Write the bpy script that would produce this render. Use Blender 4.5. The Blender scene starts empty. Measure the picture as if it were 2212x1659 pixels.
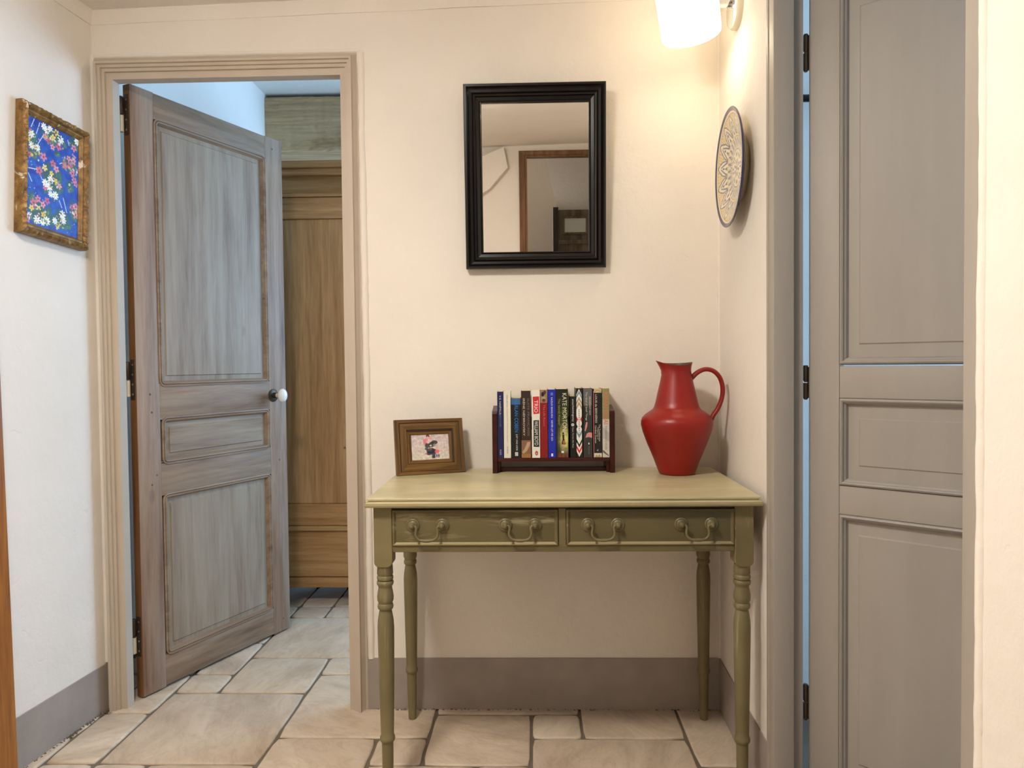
import bpy, bmesh, math, random
import numpy as np
from mathutils import Vector, Matrix, noise as mnoise

R = math.radians
random.seed(7)
rng = np.random.default_rng(11)
scene = bpy.context.scene
COL = scene.collection

# ------------------------------------------------------------------ camera
cam_d = bpy.data.cameras.new('camera')
cam_d.sensor_fit = 'HORIZONTAL'
cam_d.sensor_width = 36.0
cam_d.lens = 36.0 * 1600.0 / 2212.0
cam_d.clip_start = 0.02
cam = bpy.data.objects.new('camera', cam_d)
COL.objects.link(cam)
CAM_H = 1.085
cam.matrix_world = (Matrix.Translation((0, 0, CAM_H)) @ Matrix.Rotation(R(1.58), 4, 'Z')
                    @ Matrix.Rotation(R(90 - 1.572), 4, 'X') @ Matrix.Rotation(R(-0.591), 4, 'Z'))
scene.camera = cam

# ------------------------------------------------------------------ world, light, exposure
world = bpy.data.worlds.new('world')
scene.world = world
world.use_nodes = True
bg = world.node_tree.nodes['Background']
bg.inputs[0].default_value = (0.40, 0.62, 1.0, 1)
bg.inputs[1].default_value = 1.0
vs = scene.view_settings
vs.view_transform = 'Standard'
vs.look = 'None'
vs.exposure = 1.05
vs.gamma = 1.0
vs.use_curve_mapping = False
scene.cycles.max_bounces = 7
scene.cycles.diffuse_bounces = 4
scene.cycles.glossy_bounces = 3
scene.cycles.caustics_reflective = False
scene.cycles.caustics_refractive = False

DAY = (0.40, 0.67, 1.0)          # daylight against a tungsten white balance


def area(name, loc, direction, sx, sy, power, color):
    d = bpy.data.lights.new(name, 'AREA')
    d.shape = 'RECTANGLE'
    d.size, d.size_y = sx, sy
    d.energy = power
    d.color = color
    o = bpy.data.objects.new(name, d)
    COL.objects.link(o)
    o.location = loc
    o.rotation_euler = Vector(direction).to_track_quat('-Z', 'Y').to_euler()
    return o


# daylight entering the windows of the bedroom and the side room (window openings are built below)
area('daylight_bedroom_window', (1.18, 4.1, 1.55), (-1, 0, 0), 1.5, 1.3, 35, DAY)
area('daylight_side_room_window', (2.76, 1.25, 1.45), (-1, 0, 0), 1.1, 1.4, 18, DAY)
area('landing_fill_light', (-1.0, -3.86, 1.6), (0.15, 1, 0), 1.0, 1.2, 12, (1.0, 0.92, 0.80))  # warm fill light added for the landing, no opening behind it

# ------------------------------------------------------------------ colour helpers


def lin(c):
    c = c / 255.0
    return c / 12.92 if c <= 0.04045 else ((c + 0.055) / 1.055) ** 2.4


def rgb(r, g, b):
    return (lin(r), lin(g), lin(b), 1.0)


# ------------------------------------------------------------------ material helpers
class Mat:
    def __init__(self, name):
        self.m = bpy.data.materials.new(name)
        self.m.use_nodes = True
        self.nt = self.m.node_tree
        self.b = self.nt.nodes['Principled BSDF']

    def n(self, t, **kw):
        nd = self.nt.nodes.new(t)
        for k, v in kw.items():
            setattr(nd, k, v)
        return nd

    def l(self, a, b):
        self.nt.links.new(a, b)

    def coords(self, scale=(1, 1, 1), rand=True):
        tc = self.n('ShaderNodeTexCoord')
        mp = self.n('ShaderNodeMapping')
        mp.inputs['Scale'].default_value = scale
        if rand:
            oi = self.n('ShaderNodeObjectInfo')
            mu = self.n('ShaderNodeMath', operation='MULTIPLY')
            mu.inputs[1].default_value = 17.0
            self.l(oi.outputs['Random'], mu.inputs[0])
            ad = self.n('ShaderNodeVectorMath', operation='ADD')
            self.l(tc.outputs['Object'], ad.inputs[0])
            self.l(mu.outputs[0], ad.inputs[1])
            self.l(ad.outputs[0], mp.inputs['Vector'])
        else:
            self.l(tc.outputs['Object'], mp.inputs['Vector'])
        return mp.outputs[0]

    def noise(self, vec, scale, detail=4, rough=0.55, dist=0.0):
        nz = self.n('ShaderNodeTexNoise')
        nz.inputs['Scale'].default_value = scale
        nz.inputs['Detail'].default_value = detail
        nz.inputs['Roughness'].default_value = rough
        nz.inputs['Distortion'].default_value = dist
        self.l(vec, nz.inputs['Vector'])
        return nz.outputs['Fac']

    def ramp(self, fac, stops, interp='LINEAR'):
        r = self.n('ShaderNodeValToRGB')
        r.color_ramp.interpolation = interp
        els = r.color_ramp.elements
        while len(els) < len(stops):
            els.new(0.5)
        for e, (p, c) in zip(els, stops):
            e.position = p
            e.color = c if len(c) == 4 else (*c, 1)
        self.l(fac, r.inputs[0])
        return r.outputs[0]

    def mix(self, fac, a, b, mode='MIX'):
        mx = self.n('ShaderNodeMix', data_type='RGBA', blend_type=mode)
        for sock, v in ((mx.inputs[0], fac), (mx.inputs[6], a), (mx.inputs[7], b)):
            if isinstance(v, (int, float)):
                sock.default_value = v
            elif isinstance(v, tuple):
                sock.default_value = v
            else:
                self.l(v, sock)
        return mx.outputs[2]

    def color(self, c):
        if isinstance(c, tuple):
            self.b.inputs['Base Color'].default_value = c
        else:
            self.l(c, self.b.inputs['Base Color'])

    def bump(self, fac, strength=0.2, dist=0.01):
        bp = self.n('ShaderNodeBump')
        bp.inputs['Strength'].default_value = strength
        bp.inputs['Distance'].default_value = dist
        self.l(fac, bp.inputs['Height'])
        old = self.b.inputs['Normal'].links
        if old:
            self.l(old[0].from_socket, bp.inputs['Normal'])
        self.l(bp.outputs[0], self.b.inputs['Normal'])

    def done(self, rough=0.5, spec=0.5, metal=0.0, coat=0.0):
        self.b.inputs['Roughness'].default_value = rough
        self.b.inputs['Specular IOR Level'].default_value = spec
        self.b.inputs['Metallic'].default_value = metal
        self.b.inputs['Coat Weight'].default_value = coat
        return self.m


BW = lambda a, b: [(a, (0, 0, 0, 1)), (b, (1, 1, 1, 1))]


def plain(name, c, rough=0.5, spec=0.5, metal=0.0, coat=0.0):
    m = Mat(name)
    m.color(c)
    return m.done(rough, spec, metal, coat)


def plaster(name, c1, c2):
    m = Mat(name)
    v = m.coords(rand=False)
    m.color(m.ramp(m.noise(v, 2.2, 5, 0.6), [(0.3, c1), (0.7, c2)]))
    pits = m.ramp(m.noise(v, 26.0, 1, 0.5, 0.8), [(0.70, (0, 0, 0, 1)), (0.76, (1, 1, 1, 1))])
    big = m.noise(v, 6.0, 2, 0.5)
    fine = m.noise(v, 40.0, 3, 0.6)
    h = m.n('ShaderNodeMath', operation='MULTIPLY_ADD')
    m.l(big, h.inputs[0])
    h.inputs[1].default_value = 2.4
    m.l(fine, h.inputs[2])
    h2 = m.n('ShaderNodeMath', operation='MULTIPLY_ADD')
    m.l(pits, h2.inputs[0])
    h2.inputs[1].default_value = -0.35
    m.l(h.outputs[0], h2.inputs[2])
    m.bump(h2.outputs[0], 0.22, 0.010)
    return m.done(0.75, 0.25)


def paint(name, c1, c2, rough=0.5, streak=(1, 1, 0.15), spec=0.35):
    m = Mat(name)
    v = m.coords(streak)
    m.color(m.ramp(m.noise(v, 9.0, 5, 0.6), [(0.3, c1), (0.7, c2)]))
    m.bump(m.noise(v, 60.0, 3, 0.6), 0.10, 0.004)
    return m.done(rough, spec)


def wood(name, dark, mid, light, axis='Z', rough=0.5, wash=None, wash_amt=0.5, scale=1.0, spec=0.35, bump=0.15, knots=True):
    m = Mat(name)
    s = {'X': (0.06, 1, 1), 'Y': (1, 0.06, 1), 'Z': (1, 1, 0.06)}[axis]
    v = m.coords(s)
    fine = m.noise(v, 95.0 * scale, 6, 0.65, 0.3)
    wide = m.noise(v, 16.0 * scale, 4, 0.55, 1.4)
    base = m.ramp(wide, [(0.28, dark), (0.5, mid), (0.72, light)])
    fr = m.ramp(fine, [(0.30, (0.62, 0.60, 0.58, 1)), (0.62, (1, 1, 1, 1))])
    colr = m.mix(0.75, base, fr, 'MULTIPLY')
    if knots:
        v3 = m.coords({'X': (0.45, 1, 1), 'Y': (1, 0.45, 1), 'Z': (1, 1, 0.45)}[axis])
        vor = m.n('ShaderNodeTexVoronoi')
        vor.inputs['Scale'].default_value = 5.0
        m.l(v3, vor.inputs['Vector'])
        kn = m.ramp(vor.outputs['Distance'], [(0.035, (1, 1, 1, 1)), (0.075, (0, 0, 0, 1))])
        kd = tuple(x * 0.55 for x in dark[:3]) + (1,)
        colr = m.mix(m.mix(0.55, (0, 0, 0, 1), kn), colr, kd)
    if wash:
        v2 = m.coords({'X': (0.12, 1, 1), 'Y': (1, 0.12, 1), 'Z': (1, 1, 0.12)}[axis])
        wf = m.ramp(m.noise(v2, 13.0, 5, 0.7, 0.4), [(0.36, (0, 0, 0, 1)), (0.68, (wash_amt,) * 3 + (1,))])
        colr = m.mix(wf, colr, wash)
    m.color(colr)
    m.bump(fine, bump, 0.004)
    return m.done(rough, spec)


def distressed(name, c1, c2, worn, axis='X', amt=0.5, rough=0.45):
    m = Mat(name)
    s = {'X': (0.10, 1, 1), 'Y': (1, 0.1, 1), 'Z': (1, 1, 0.10)}[axis]
    v = m.coords(s)
    v0 = m.coords((0.5, 1, 1))
    base = m.ramp(m.noise(v0, 7.0, 5, 0.6), [(0.3, c1), (0.7, c2)])
    st = m.ramp(m.noise(v, 26.0, 5, 0.72, 0.3), [(0.56, (0, 0, 0, 1)), (0.74, (amt,) * 3 + (1,))])
    pt = m.ramp(m.noise(v0, 6.0, 2, 0.5), [(0.45, (0, 0, 0, 1)), (0.62, (1, 1, 1, 1))])
    colr = m.mix(m.mix(1.0, st, pt, 'MULTIPLY'), base, worn)
    m.color(colr)
    m.bump(m.noise(v, 60.0, 4, 0.6), 0.12, 0.003)
    return m.done(rough, 0.4)


def stone(name):
    m = Mat(name)
    tc = m.n('ShaderNodeTexCoord')
    oi = m.n('ShaderNodeObjectInfo')
    rot = m.n('ShaderNodeVectorRotate', rotation_type='Z_AXIS')
    ang = m.n('ShaderNodeMath', operation='MULTIPLY')
    ang.inputs[1].default_value = 6.0
    m.l(oi.outputs['Random'], ang.inputs[0])
    m.l(ang.outputs[0], rot.inputs['Angle'])
    m.l(tc.outputs['Object'], rot.inputs['Vector'])
    off = m.n('ShaderNodeMath', operation='MULTIPLY')
    off.inputs[1].default_value = 31.0
    m.l(oi.outputs['Random'], off.inputs[0])
    ad = m.n('ShaderNodeVectorMath', operation='ADD')
    m.l(rot.outputs[0], ad.inputs[0])
    m.l(off.outputs[0], ad.inputs[1])
    mp = m.n('ShaderNodeMapping')
    mp.inputs['Scale'].default_value = (0.45, 1, 1)
    m.l(ad.outputs[0], mp.inputs['Vector'])
    v = mp.outputs[0]
    big = m.noise(v, 6.0, 5, 0.62, 0.9)
    col = m.ramp(big, [(0.28, rgb(186, 166, 145)), (0.48, rgb(212, 193, 170)), (0.66, rgb(223, 206, 184)), (0.8, rgb(232, 218, 198))])
    vein = m.ramp(m.noise(v, 22.0, 7, 0.7, 1.6), [(0.34, (0.70, 0.66, 0.62, 1)), (0.55, (1, 1, 1, 1))])
    col = m.mix(0.5, col, vein, 'MULTIPLY')
    tint = m.ramp(oi.outputs['Random'], [(0.0, (0.86, 0.84, 0.83, 1)), (0.5, (1, 0.98, 0.95, 1)), (1.0, (0.93, 0.93, 0.94, 1))])
    m.color(m.mix(1.0, col, tint, 'MULTIPLY'))
    m.bump(big, 0.18, 0.02)
    m.bump(m.noise(v, 60.0, 5, 0.65), 0.16, 0.006)
    return m.done(0.42, 0.4)


def vcol(name, rough=0.5, spec=0.4, coat=0.0):
    m = Mat(name)
    a = m.n('ShaderNodeAttribute', attribute_name='Col')
    m.color(a.outputs['Color'])
    return m.done(rough, spec, 0.0, coat)


MT = {}
MT['wall'] = plaster('lime_plaster', rgb(229, 220, 209), rgb(236, 228, 218))
MT['wall_white'] = plaster('white_plaster', rgb(232, 230, 226), rgb(238, 236, 232))
MT['ceiling'] = plaster('ceiling_plaster', rgb(226, 218, 211), rgb(233, 226, 218))
MT['taupe'] = paint('taupe_paint', rgb(189, 175, 158), rgb(196, 182, 165), 0.5, (1, 1, 0.5))
MT['grey'] = paint('warm_grey_paint', rgb(158, 149, 139), rgb(168, 159, 148), 0.48)
MT['band'] = paint('grey_skirting_paint', rgb(150, 139, 131), rgb(163, 152, 143), 0.6, (1, 1, 1))
MT['stone'] = stone('flagstone')
MT['grout'] = paint('grout', rgb(104, 93, 80), rgb(122, 110, 96), 0.9, (1, 1, 1))
WASH = rgb(176, 161, 145)
MT['door_v'] = wood('washed_pine_vertical', rgb(112, 84, 66), rgb(146, 116, 94), rgb(166, 138, 116), 'Z', 0.55, WASH, 0.55)
MT['door_h'] = wood('washed_pine_horizontal', rgb(110, 84, 64), rgb(142, 114, 90), rgb(164, 138, 112), 'X', 0.55, rgb(170, 158, 140), 0.5)
MT['door_panel'] = wood('washed_pine_panel', rgb(116, 92, 74), rgb(148, 128, 108), rgb(164, 150, 132), 'Z', 0.55, rgb(162, 150, 133), 0.8)
MT['door_panel_h'] = wood('washed_pine_panel_horizontal', rgb(116, 92, 74), rgb(148, 126, 104), rgb(164, 146, 124), 'X', 0.55, rgb(166, 152, 132), 0.7)
MT['door_edge'] = wood('bare_pine_edge', rgb(92, 58, 28), rgb(122, 82, 44), rgb(140, 98, 58), 'Z', 0.6)
MT['groove'] = plain('dark_groove', rgb(92, 50, 30), 0.6)
MT['pine_v'] = wood('waxed_pine_vertical', rgb(160, 118, 72), rgb(184, 142, 94), rgb(198, 158, 110), 'Z', 0.45)
MT['pine_h'] = wood('waxed_pine_horizontal', rgb(156, 112, 66), rgb(182, 138, 88), rgb(198, 156, 106), 'X', 0.45)
MT['beam'] = wood('old_beam_wood', rgb(146, 114, 78), rgb(192, 158, 116), rgb(212, 182, 142), 'X', 0.85, rgb(206, 180, 146), 0.5, 1.0, 0.2, 0.6, False)
MT['orange_wood'] = wood('varnished_wood', rgb(112, 62, 18), rgb(160, 98, 36), rgb(178, 116, 50), 'Z', 0.35)
MT['grey_wood'] = wood('weathered_grey_wood', rgb(84, 70, 54), rgb(112, 98, 80), rgb(132, 118, 98), 'Z', 0.6)
MT['brown_wood'] = wood('brown_door_casing_wood', rgb(88, 58, 34), rgb(122, 86, 54), rgb(140, 102, 68), 'Z', 0.5)
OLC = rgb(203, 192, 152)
MT['olive_lit_top'] = distressed('olive_paint_lit_top', rgb(172, 163, 127), rgb(208, 194, 153), rgb(226, 211, 170), 'X', 0.7, 0.34)  # top copy of the olive, lightened for the light from overhead
MT['olive_shaded_h'] = distressed('olive_paint_shaded_horizontal', rgb(94, 84, 54), rgb(110, 99, 66), OLC, 'X', 0.6)  # front copy, darkened for the shade it gets from overhead light
MT['olive_v'] = distressed('olive_paint_vertical', rgb(108, 97, 65), rgb(124, 112, 78), OLC, 'Z', 0.6)
MT['olive_worn'] = distressed('olive_paint_worn_edge', rgb(140, 128, 92), rgb(164, 150, 112), rgb(142, 82, 52), 'X', 0.95)
MT['olive_edge'] = distressed('olive_paint_rubbed_edge', rgb(128, 84, 54), rgb(150, 124, 84), rgb(206, 190, 146), 'X', 0.9)
MT['olive_plain'] = paint('olive_paint_handle', rgb(100, 90, 59), rgb(116, 105, 71), 0.42, (1, 1, 1))
MT['black'] = plain('black_lacquer', rgb(11, 9, 9), 0.26, 0.35, 0, 0.15)
MT['mirror'] = plain('mirror_glass', (0.90, 0.90, 0.87, 1), 0.0, 0.5, 1.0)
MT['chrome'] = plain('chrome', (0.85, 0.85, 0.86, 1), 0.06, 0.5, 1.0)
MT['brass_dark'] = plain('tarnished_iron', rgb(72, 62, 52), 0.45, 0.5, 0.6)
MT['bronze'] = plain('bronze_hinge', rgb(112, 96, 80), 0.4, 0.5, 0.5)
MT['screw'] = plain('screw_metal', rgb(150, 140, 118), 0.35, 0.5, 0.8)
MT['cream_metal'] = plain('cream_painted_metal', rgb(214, 204, 182), 0.5)
MT['porcelain'] = plain('white_porcelain', rgb(238, 240, 240), 0.12, 0.5, 0, 0.5)
MT['frame_h'] = wood('oiled_wood_horizontal', rgb(76, 52, 22), rgb(108, 76, 34), rgb(130, 96, 48), 'X', 0.38, scale=2.2, knots=False)
MT['frame_v'] = wood('oiled_wood_vertical', rgb(72, 50, 22), rgb(102, 73, 34), rgb(126, 94, 48), 'Z', 0.38, scale=2.2, knots=False)
MT['dark_line'] = plain('dark_wood_recess', rgb(44, 26, 16), 0.5)
MT['rack'] = wood('dark_mahogany', rgb(38, 8, 8), rgb(58, 14, 13), rgb(74, 20, 18), 'X', 0.28, scale=1.5, knots=False, bump=0.05)
MT['pages'] = paint('book_pages', rgb(226, 208, 164), rgb(240, 226, 188), 0.8, (1, 1, 0.02))


def gilt():
    m = Mat('worn_gilt')
    v = m.coords((1, 1, 1))
    c = m.ramp(m.noise(v, 40.0, 5, 0.65), [(0.3, rgb(92, 66, 32)), (0.55, rgb(142, 106, 56)), (0.75, rgb(176, 140, 84))])
    chip = m.ramp(m.noise(v, 17.0, 4, 0.6, 0.6), [(0.62, (0, 0, 0, 1)), (0.65, (1, 1, 1, 1))])
    m.color(m.mix(chip, c, rgb(208, 194, 174)))
    m.bump(m.noise(v, 130.0, 3, 0.6), 0.5, 0.004)
    m.b.inputs['Metallic'].default_value = 0.25
    return m.done(0.42, 0.4, 0.25)


MT['gilt'] = gilt()


def ceramic():
    m = Mat('red_glazed_earthenware')
    v = m.coords((1, 1, 1))
    geo = m.n('ShaderNodeTexCoord')
    sep = m.n('ShaderNodeSeparateXYZ')
    m.l(geo.outputs['Object'], sep.inputs[0])
    n1 = m.noise(v, 9.0, 5, 0.6)
    m.color(m.ramp(n1, [(0.3, rgb(126, 14, 9)), (0.6, rgb(146, 22, 13)), (0.78, rgb(160, 42, 20))]))
    m.bump(m.noise(v, 160.0, 3, 0.6), 0.06, 0.003)
    return m.done(0.36, 0.45)


MT['red'] = ceramic()
MT['jug_rim'] = plain('jug_dark_lining', rgb(70, 60, 48), 0.5)


def emitter(name, color, strength):
    m = Mat(name)
    m.b.inputs['Base Color'].default_value = (0.9, 0.88, 0.84, 1)
    m.b.inputs['Emission Color'].default_value = (*color, 1)
    m.b.inputs['Emission Strength'].default_value = strength
    return m.done(0.3)


LAMP = (1.0, 0.85, 0.60)
MT['opal'] = emitter('opal_glass_lit', LAMP, 1.4)
MT['opal_bottom'] = emitter('opal_glass_bottom_lit', LAMP, 6.8)
MT['hall_fill'] = emitter('hall_fill_glass_lit', (1.0, 0.95, 0.87), 70.0)  # emission of the added fill lamp that brightens the hall

# ------------------------------------------------------------------ object helpers


def link(name, mesh, mat=None, parent=None, loc=None):
    o = bpy.data.objects.new(name, mesh)
    COL.objects.link(o)
    if mat is not None:
        if not isinstance(mat, (list, tuple)):
            mat = [mat]
        if not mesh.materials:
            for m_ in mat:
                mesh.materials.append(m_)
    if parent is not None:
        o.parent = parent
    if loc is not None:
        o.location = loc
    return o


def tag(o, label=None, cat=None, group=None, kind=None):
    if label:
        o['label'] = label
    if cat:
        o['category'] = cat
    if group:
        o['group'] = group
    if kind:
        o['kind'] = kind
    return o


def empty(name, loc=(0, 0, 0), rot=(0, 0, 0)):
    o = bpy.data.objects.new(name, None)
    COL.objects.link(o)
    o.location = loc
    o.rotation_euler = rot
    o.empty_display_size = 0.05
    return o


def smooth(me, ang=35):
    for p in me.polygons:
        p.use_smooth = True
    me.set_sharp_from_angle(angle=R(ang))
    return me


def mesh(name, verts, faces, sm=None, fix=True):
    me = bpy.data.meshes.new(name)
    me.from_pydata([tuple(v) for v in verts], [], faces)
    if fix:
        b = bmesh.new()
        b.from_mesh(me)
        bmesh.ops.recalc_face_normals(b, faces=b.faces)
        b.to_mesh(me)
        b.free()
    me.update()
    if sm:
        smooth(me, sm)
    return me


def box_bm(b, x0, x1, y0, y1, z0, z1):
    vs_ = [b.verts.new(p) for p in ((x0, y0, z0), (x1, y0, z0), (x1, y1, z0), (x0, y1, z0),
                                    (x0, y0, z1), (x1, y0, z1), (x1, y1, z1), (x0, y1, z1))]
    fs = [b.faces.new([vs_[i] for i in f]) for f in ((3, 2, 1, 0), (4, 5, 6, 7), (0, 1, 5, 4), (1, 2, 6, 5), (2, 3, 7, 6), (3, 0, 4, 7))]
    return vs_, fs


def boxes(name, lst, bev=0.0, seg=2):
    b = bmesh.new()
    for bx in lst:
        box_bm(b, *bx)
    if bev:
        bmesh.ops.bevel(b, geom=list(b.edges), offset=bev, segments=seg, affect='EDGES', profile=0.6)
    me = bpy.data.meshes.new(name)
    b.to_mesh(me)
    b.free()
    if bev:
        smooth(me, 40)
    return me


def box(name, dims, mat, parent=None, bev=0.0, seg=2):
    return link(name, boxes(name, [dims], bev, seg), mat, parent)


def worn_box(name, dims, mat, edge, parent, bev=0.0014):
    me_ = boxes(name, [dims], bev, 1)
    for p in me_.polygons:
        if sum(abs(c) > 0.3 for c in p.normal) >= 2:
            p.material_index = 1
    return link(name, me_, [mat, edge], parent)


def prism(name, poly, z0, z1, mat, parent=None):
    """vertical prism on an xy polygon"""
    n = len(poly)
    v = [(x, y, z0) for x, y in poly] + [(x, y, z1) for x, y in poly]
    f = [tuple(range(n))[::-1], tuple(range(n, 2 * n))] + [(i, (i + 1) % n, n + (i + 1) % n, n + i) for i in range(n)]
    return link(name, mesh(name, v, f), mat, parent)


def lathe(prof, seg=40, close_ends=True):
    v, f = [], []
    for r, z in prof:
        for i in range(seg):
            a = 2 * math.pi * i / seg
            v.append((r * math.cos(a), r * math.sin(a), z))
    for k in range(len(prof) - 1):
        for i in range(seg):
            j = (i + 1) % seg
            f.append((k * seg + i, k * seg + j, (k + 1) * seg + j, (k + 1) * seg + i))
    if close_ends:
        f.append(tuple(range(seg))[::-1])
        f.append(tuple(range((len(prof) - 1) * seg, len(prof) * seg)))
    return v, f


def catmull(pts, n=8):
    P = [Vector(p) for p in pts]
    P = [P[0] * 2 - P[1]] + P + [P[-1] * 2 - P[-2]]
    out = []
    for i in range(1, len(P) - 2):
        for k in range(n):
            t = k / n
            a, b_, c, d = P[i - 1], P[i], P[i + 1], P[i + 2]
            out.append(0.5 * ((2 * b_) + (c - a) * t + (2 * a - 5 * b_ + 4 * c - d) * t * t + (3 * b_ - a - 3 * c + d) * t ** 3))
    out.append(P[-2])
    return out


def tube(path, radii, seg=12, squash=1.0):
    path = [Vector(p) for p in path]
    if not hasattr(radii, '__len__'):
        radii = [radii] * len(path)
    v, f = [], []
    up = None
    for i, p in enumerate(path):
        t = (path[min(i + 1, len(path) - 1)] - path[max(i - 1, 0)]).normalized()
        if up is None:
            up = Vector((0, 0, 1)) if abs(t.z) < 0.9 else Vector((0, 1, 0))
        s = t.cross(up).normalized()
        up = s.cross(t).normalized()
        for k in range(seg):
            a = 2 * math.pi * k / seg
            v.append(p + (s * math.cos(a) + up * math.sin(a) * squash) * radii[i])
    n = len(path)
    for i in range(n - 1):
        for k in range(seg):
            j = (k + 1) % seg
            f.append((i * seg + k, i * seg + j, (i + 1) * seg + j, (i + 1) * seg + k))
    f.append(tuple(range(seg))[::-1])
    f.append(tuple(range((n - 1) * seg, n * seg)))
    return v, f


def xform(v, M):
    return [tuple(M @ Vector(p)) for p in v]


def frame_sides(outer, inner, profile, sides='LTRB'):
    """mitred moulding; outer/inner = (x0,x1,z0,z1); profile (t,d): t 0 outer..1 inner, d towards -y.
    returns one (verts, faces) for each side."""
    def corners(r):
        x0, x1, z0, z1 = r
        return {'BL': (x0, z0), 'TL': (x0, z1), 'TR': (x1, z1), 'BR': (x1, z0)}
    O, I = corners(outer), corners(inner)
    res = {}
    for s, (a, b_) in {'L': ('BL', 'TL'), 'T': ('TL', 'TR'), 'R': ('TR', 'BR'), 'B': ('BR', 'BL')}.items():
        if s not in sides:
            continue
        v, f = [], []
        for c in (a, b_):
            for t, d in profile:
                x = O[c][0] + (I[c][0] - O[c][0]) * t
                z = O[c][1] + (I[c][1] - O[c][1]) * t
                v.append((x, -d, z))
        n = len(profile)
        for i in range(n - 1):
            f.append((i, i + 1, n + i + 1, n + i))
        f.append((n - 1, 0, n, 2 * n - 1))
        f.append(tuple(range(n)))
        f.append(tuple(range(n, 2 * n))[::-1])
        res[s] = (v, f)
    return res


def loft(loopA, loopB, profile):
    """closed loops (x,z) of same length, lerped along profile (t,d)"""
    n = len(loopA)
    v, f = [], []
    for t, d in profile:
        for (ax, az), (bx, bz) in zip(loopA, loopB):
            v.append((ax + (bx - ax) * t, -d, az + (bz - az) * t))
    for k in range(len(profile) - 1):
        for i in range(n):
            j = (i + 1) % n
            f.append((k * n + i, k * n + j, (k + 1) * n + j, (k + 1) * n + i))
    return v, f


def rrect(x0, x1, z0, z1, r, k=5):
    pts = []
    for cx, cz, a0 in ((x1 - r, z1 - r, 0), (x0 + r, z1 - r, 90), (x0 + r, z0 + r, 180), (x1 - r, z0 + r, 270)):
        for i in range(k + 1):
            a = R(a0 + 90 * i / k)
            pts.append((cx + r * math.cos(a), cz + r * math.sin(a)))
    return pts


def rect_loop(x0, x1, z0, z1, k=5):
    pts = []
    for cx, cz in ((x1, z1), (x0, z1), (x0, z0), (x1, z0)):
        pts += [(cx, cz)] * (k + 1)
    return pts


def raised_panel(name, x0, x1, z0, z1, bx, bz, y_edge, y_field, y_back, mat, parent):
    """panel set in a frame; field raised by a bevel. y values grow away from the viewer"""
    o = [(x0, z0), (x1, z0), (x1, z1), (x0, z1)]
    i1 = [(x0 + bx, z0 + bz), (x1 - bx, z0 + bz), (x1 - bx, z1 - bz), (x0 + bx, z1 - bz)]
    e = 0.003
    i2 = [(x0 + bx + e, z0 + bz + e), (x1 - bx - e, z0 + bz + e), (x1 - bx - e, z1 - bz - e), (x0 + bx + e, z1 - bz - e)]
    v = [(x, y_edge, z) for x, z in o] + [(x, y_edge + (y_field - y_edge) * 0.25, z) for x, z in i1] + [(x, y_field, z) for x, z in i2] + [(x, y_back, z) for x, z in o]
    f = [(8, 9, 10, 11), (15, 14, 13, 12)]
    for a in range(4):
        b_ = (a + 1) % 4
        f += [(a, b_, 4 + b_, 4 + a), (4 + a, 4 + b_, 8 + b_, 8 + a), (12 + a, 12 + b_, b_, a)]
    return link(name, mesh(name, v, f), mat, parent)


def color_grid(name, nx, nz, w, h, cols, mat, parent, y=0.0, x0=0.0, z0=0.0):
    """flat printed sheet in the local xz plane, colour per vertex (cols: nz x nx x 3 linear, row 0 at bottom)"""
    xs = np.linspace(0, w, nx)
    zs = np.linspace(0, h, nz)
    v = [(x0 + x, y, z0 + z) for z in zs for x in xs]
    f = [(r * nx + c, r * nx + c + 1, (r + 1) * nx + c + 1, (r + 1) * nx + c) for r in range(nz - 1) for c in range(nx - 1)]
    me = mesh(name, v, f, fix=False)
    at = me.color_attributes.new('Col', 'FLOAT_COLOR', 'POINT')
    arr = np.ones((nx * nz, 4), np.float32)
    arr[:, :3] = cols.reshape(-1, 3)
    at.data.foreach_set('color', arr.ravel())
    return link(name, me, mat, parent)


def lin_arr(c):
    return np.array([lin(x) for x in c])


def text(name, s, length, height, mat, parent, origin, spine=True, align='TOP'):
    """lettering mesh. spine=True: reads downwards; origin = (x centre, y, z top)"""
    cu = bpy.data.curves.new(name, 'FONT')
    cu.body = s
    cu.size = 1.0
    cu.resolution_u = 3
    ob = bpy.data.objects.new(name, cu)
    COL.objects.link(ob)
    dg = bpy.context.evaluated_depsgraph_get()
    me = bpy.data.meshes.new_from_object(ob.evaluated_get(dg))
    bpy.data.objects.remove(ob)
    n = len(me.vertices)
    co = np.empty(n * 3)
    me.vertices.foreach_get('co', co)
    co = co.reshape(-1, 3)
    mn, mx = co.min(0), co.max(0)
    sx = length / max(1e-6, mx[0] - mn[0])
    sy = height / max(1e-6, mx[1] - mn[1])
    lx = (co[:, 0] - mn[0]) * sx
    ly = (co[:, 1] - (mn[1] + mx[1]) / 2) * sy
    out = np.empty_like(co)
    out[:, 0] = origin[0] + ly
    out[:, 1] = origin[1]
    out[:, 2] = origin[2] - lx
    me.vertices.foreach_set('co', out.ravel())
    me.update()
    me.name = name
    me.materials.clear()
    return link(name, me, mat, parent)


# ------------------------------------------------------------------ the setting: plan geometry
def LX(y):                       # face of the left hall wall
    return -1.364 - 0.09 * (2.3 - y)


def RX(y):                       # face of the right hall wall
    return 0.577 - 0.0306 * (2.3 - y)


def CZ(x):                       # sagging ceiling
    return 2.188 + 0.022 * (x + 1.37)


YB = 2.3
YW = -1.0                        # wall behind the viewpoint


def struct(o, label, cat):
    return tag(o, label, cat, kind='structure')


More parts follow.
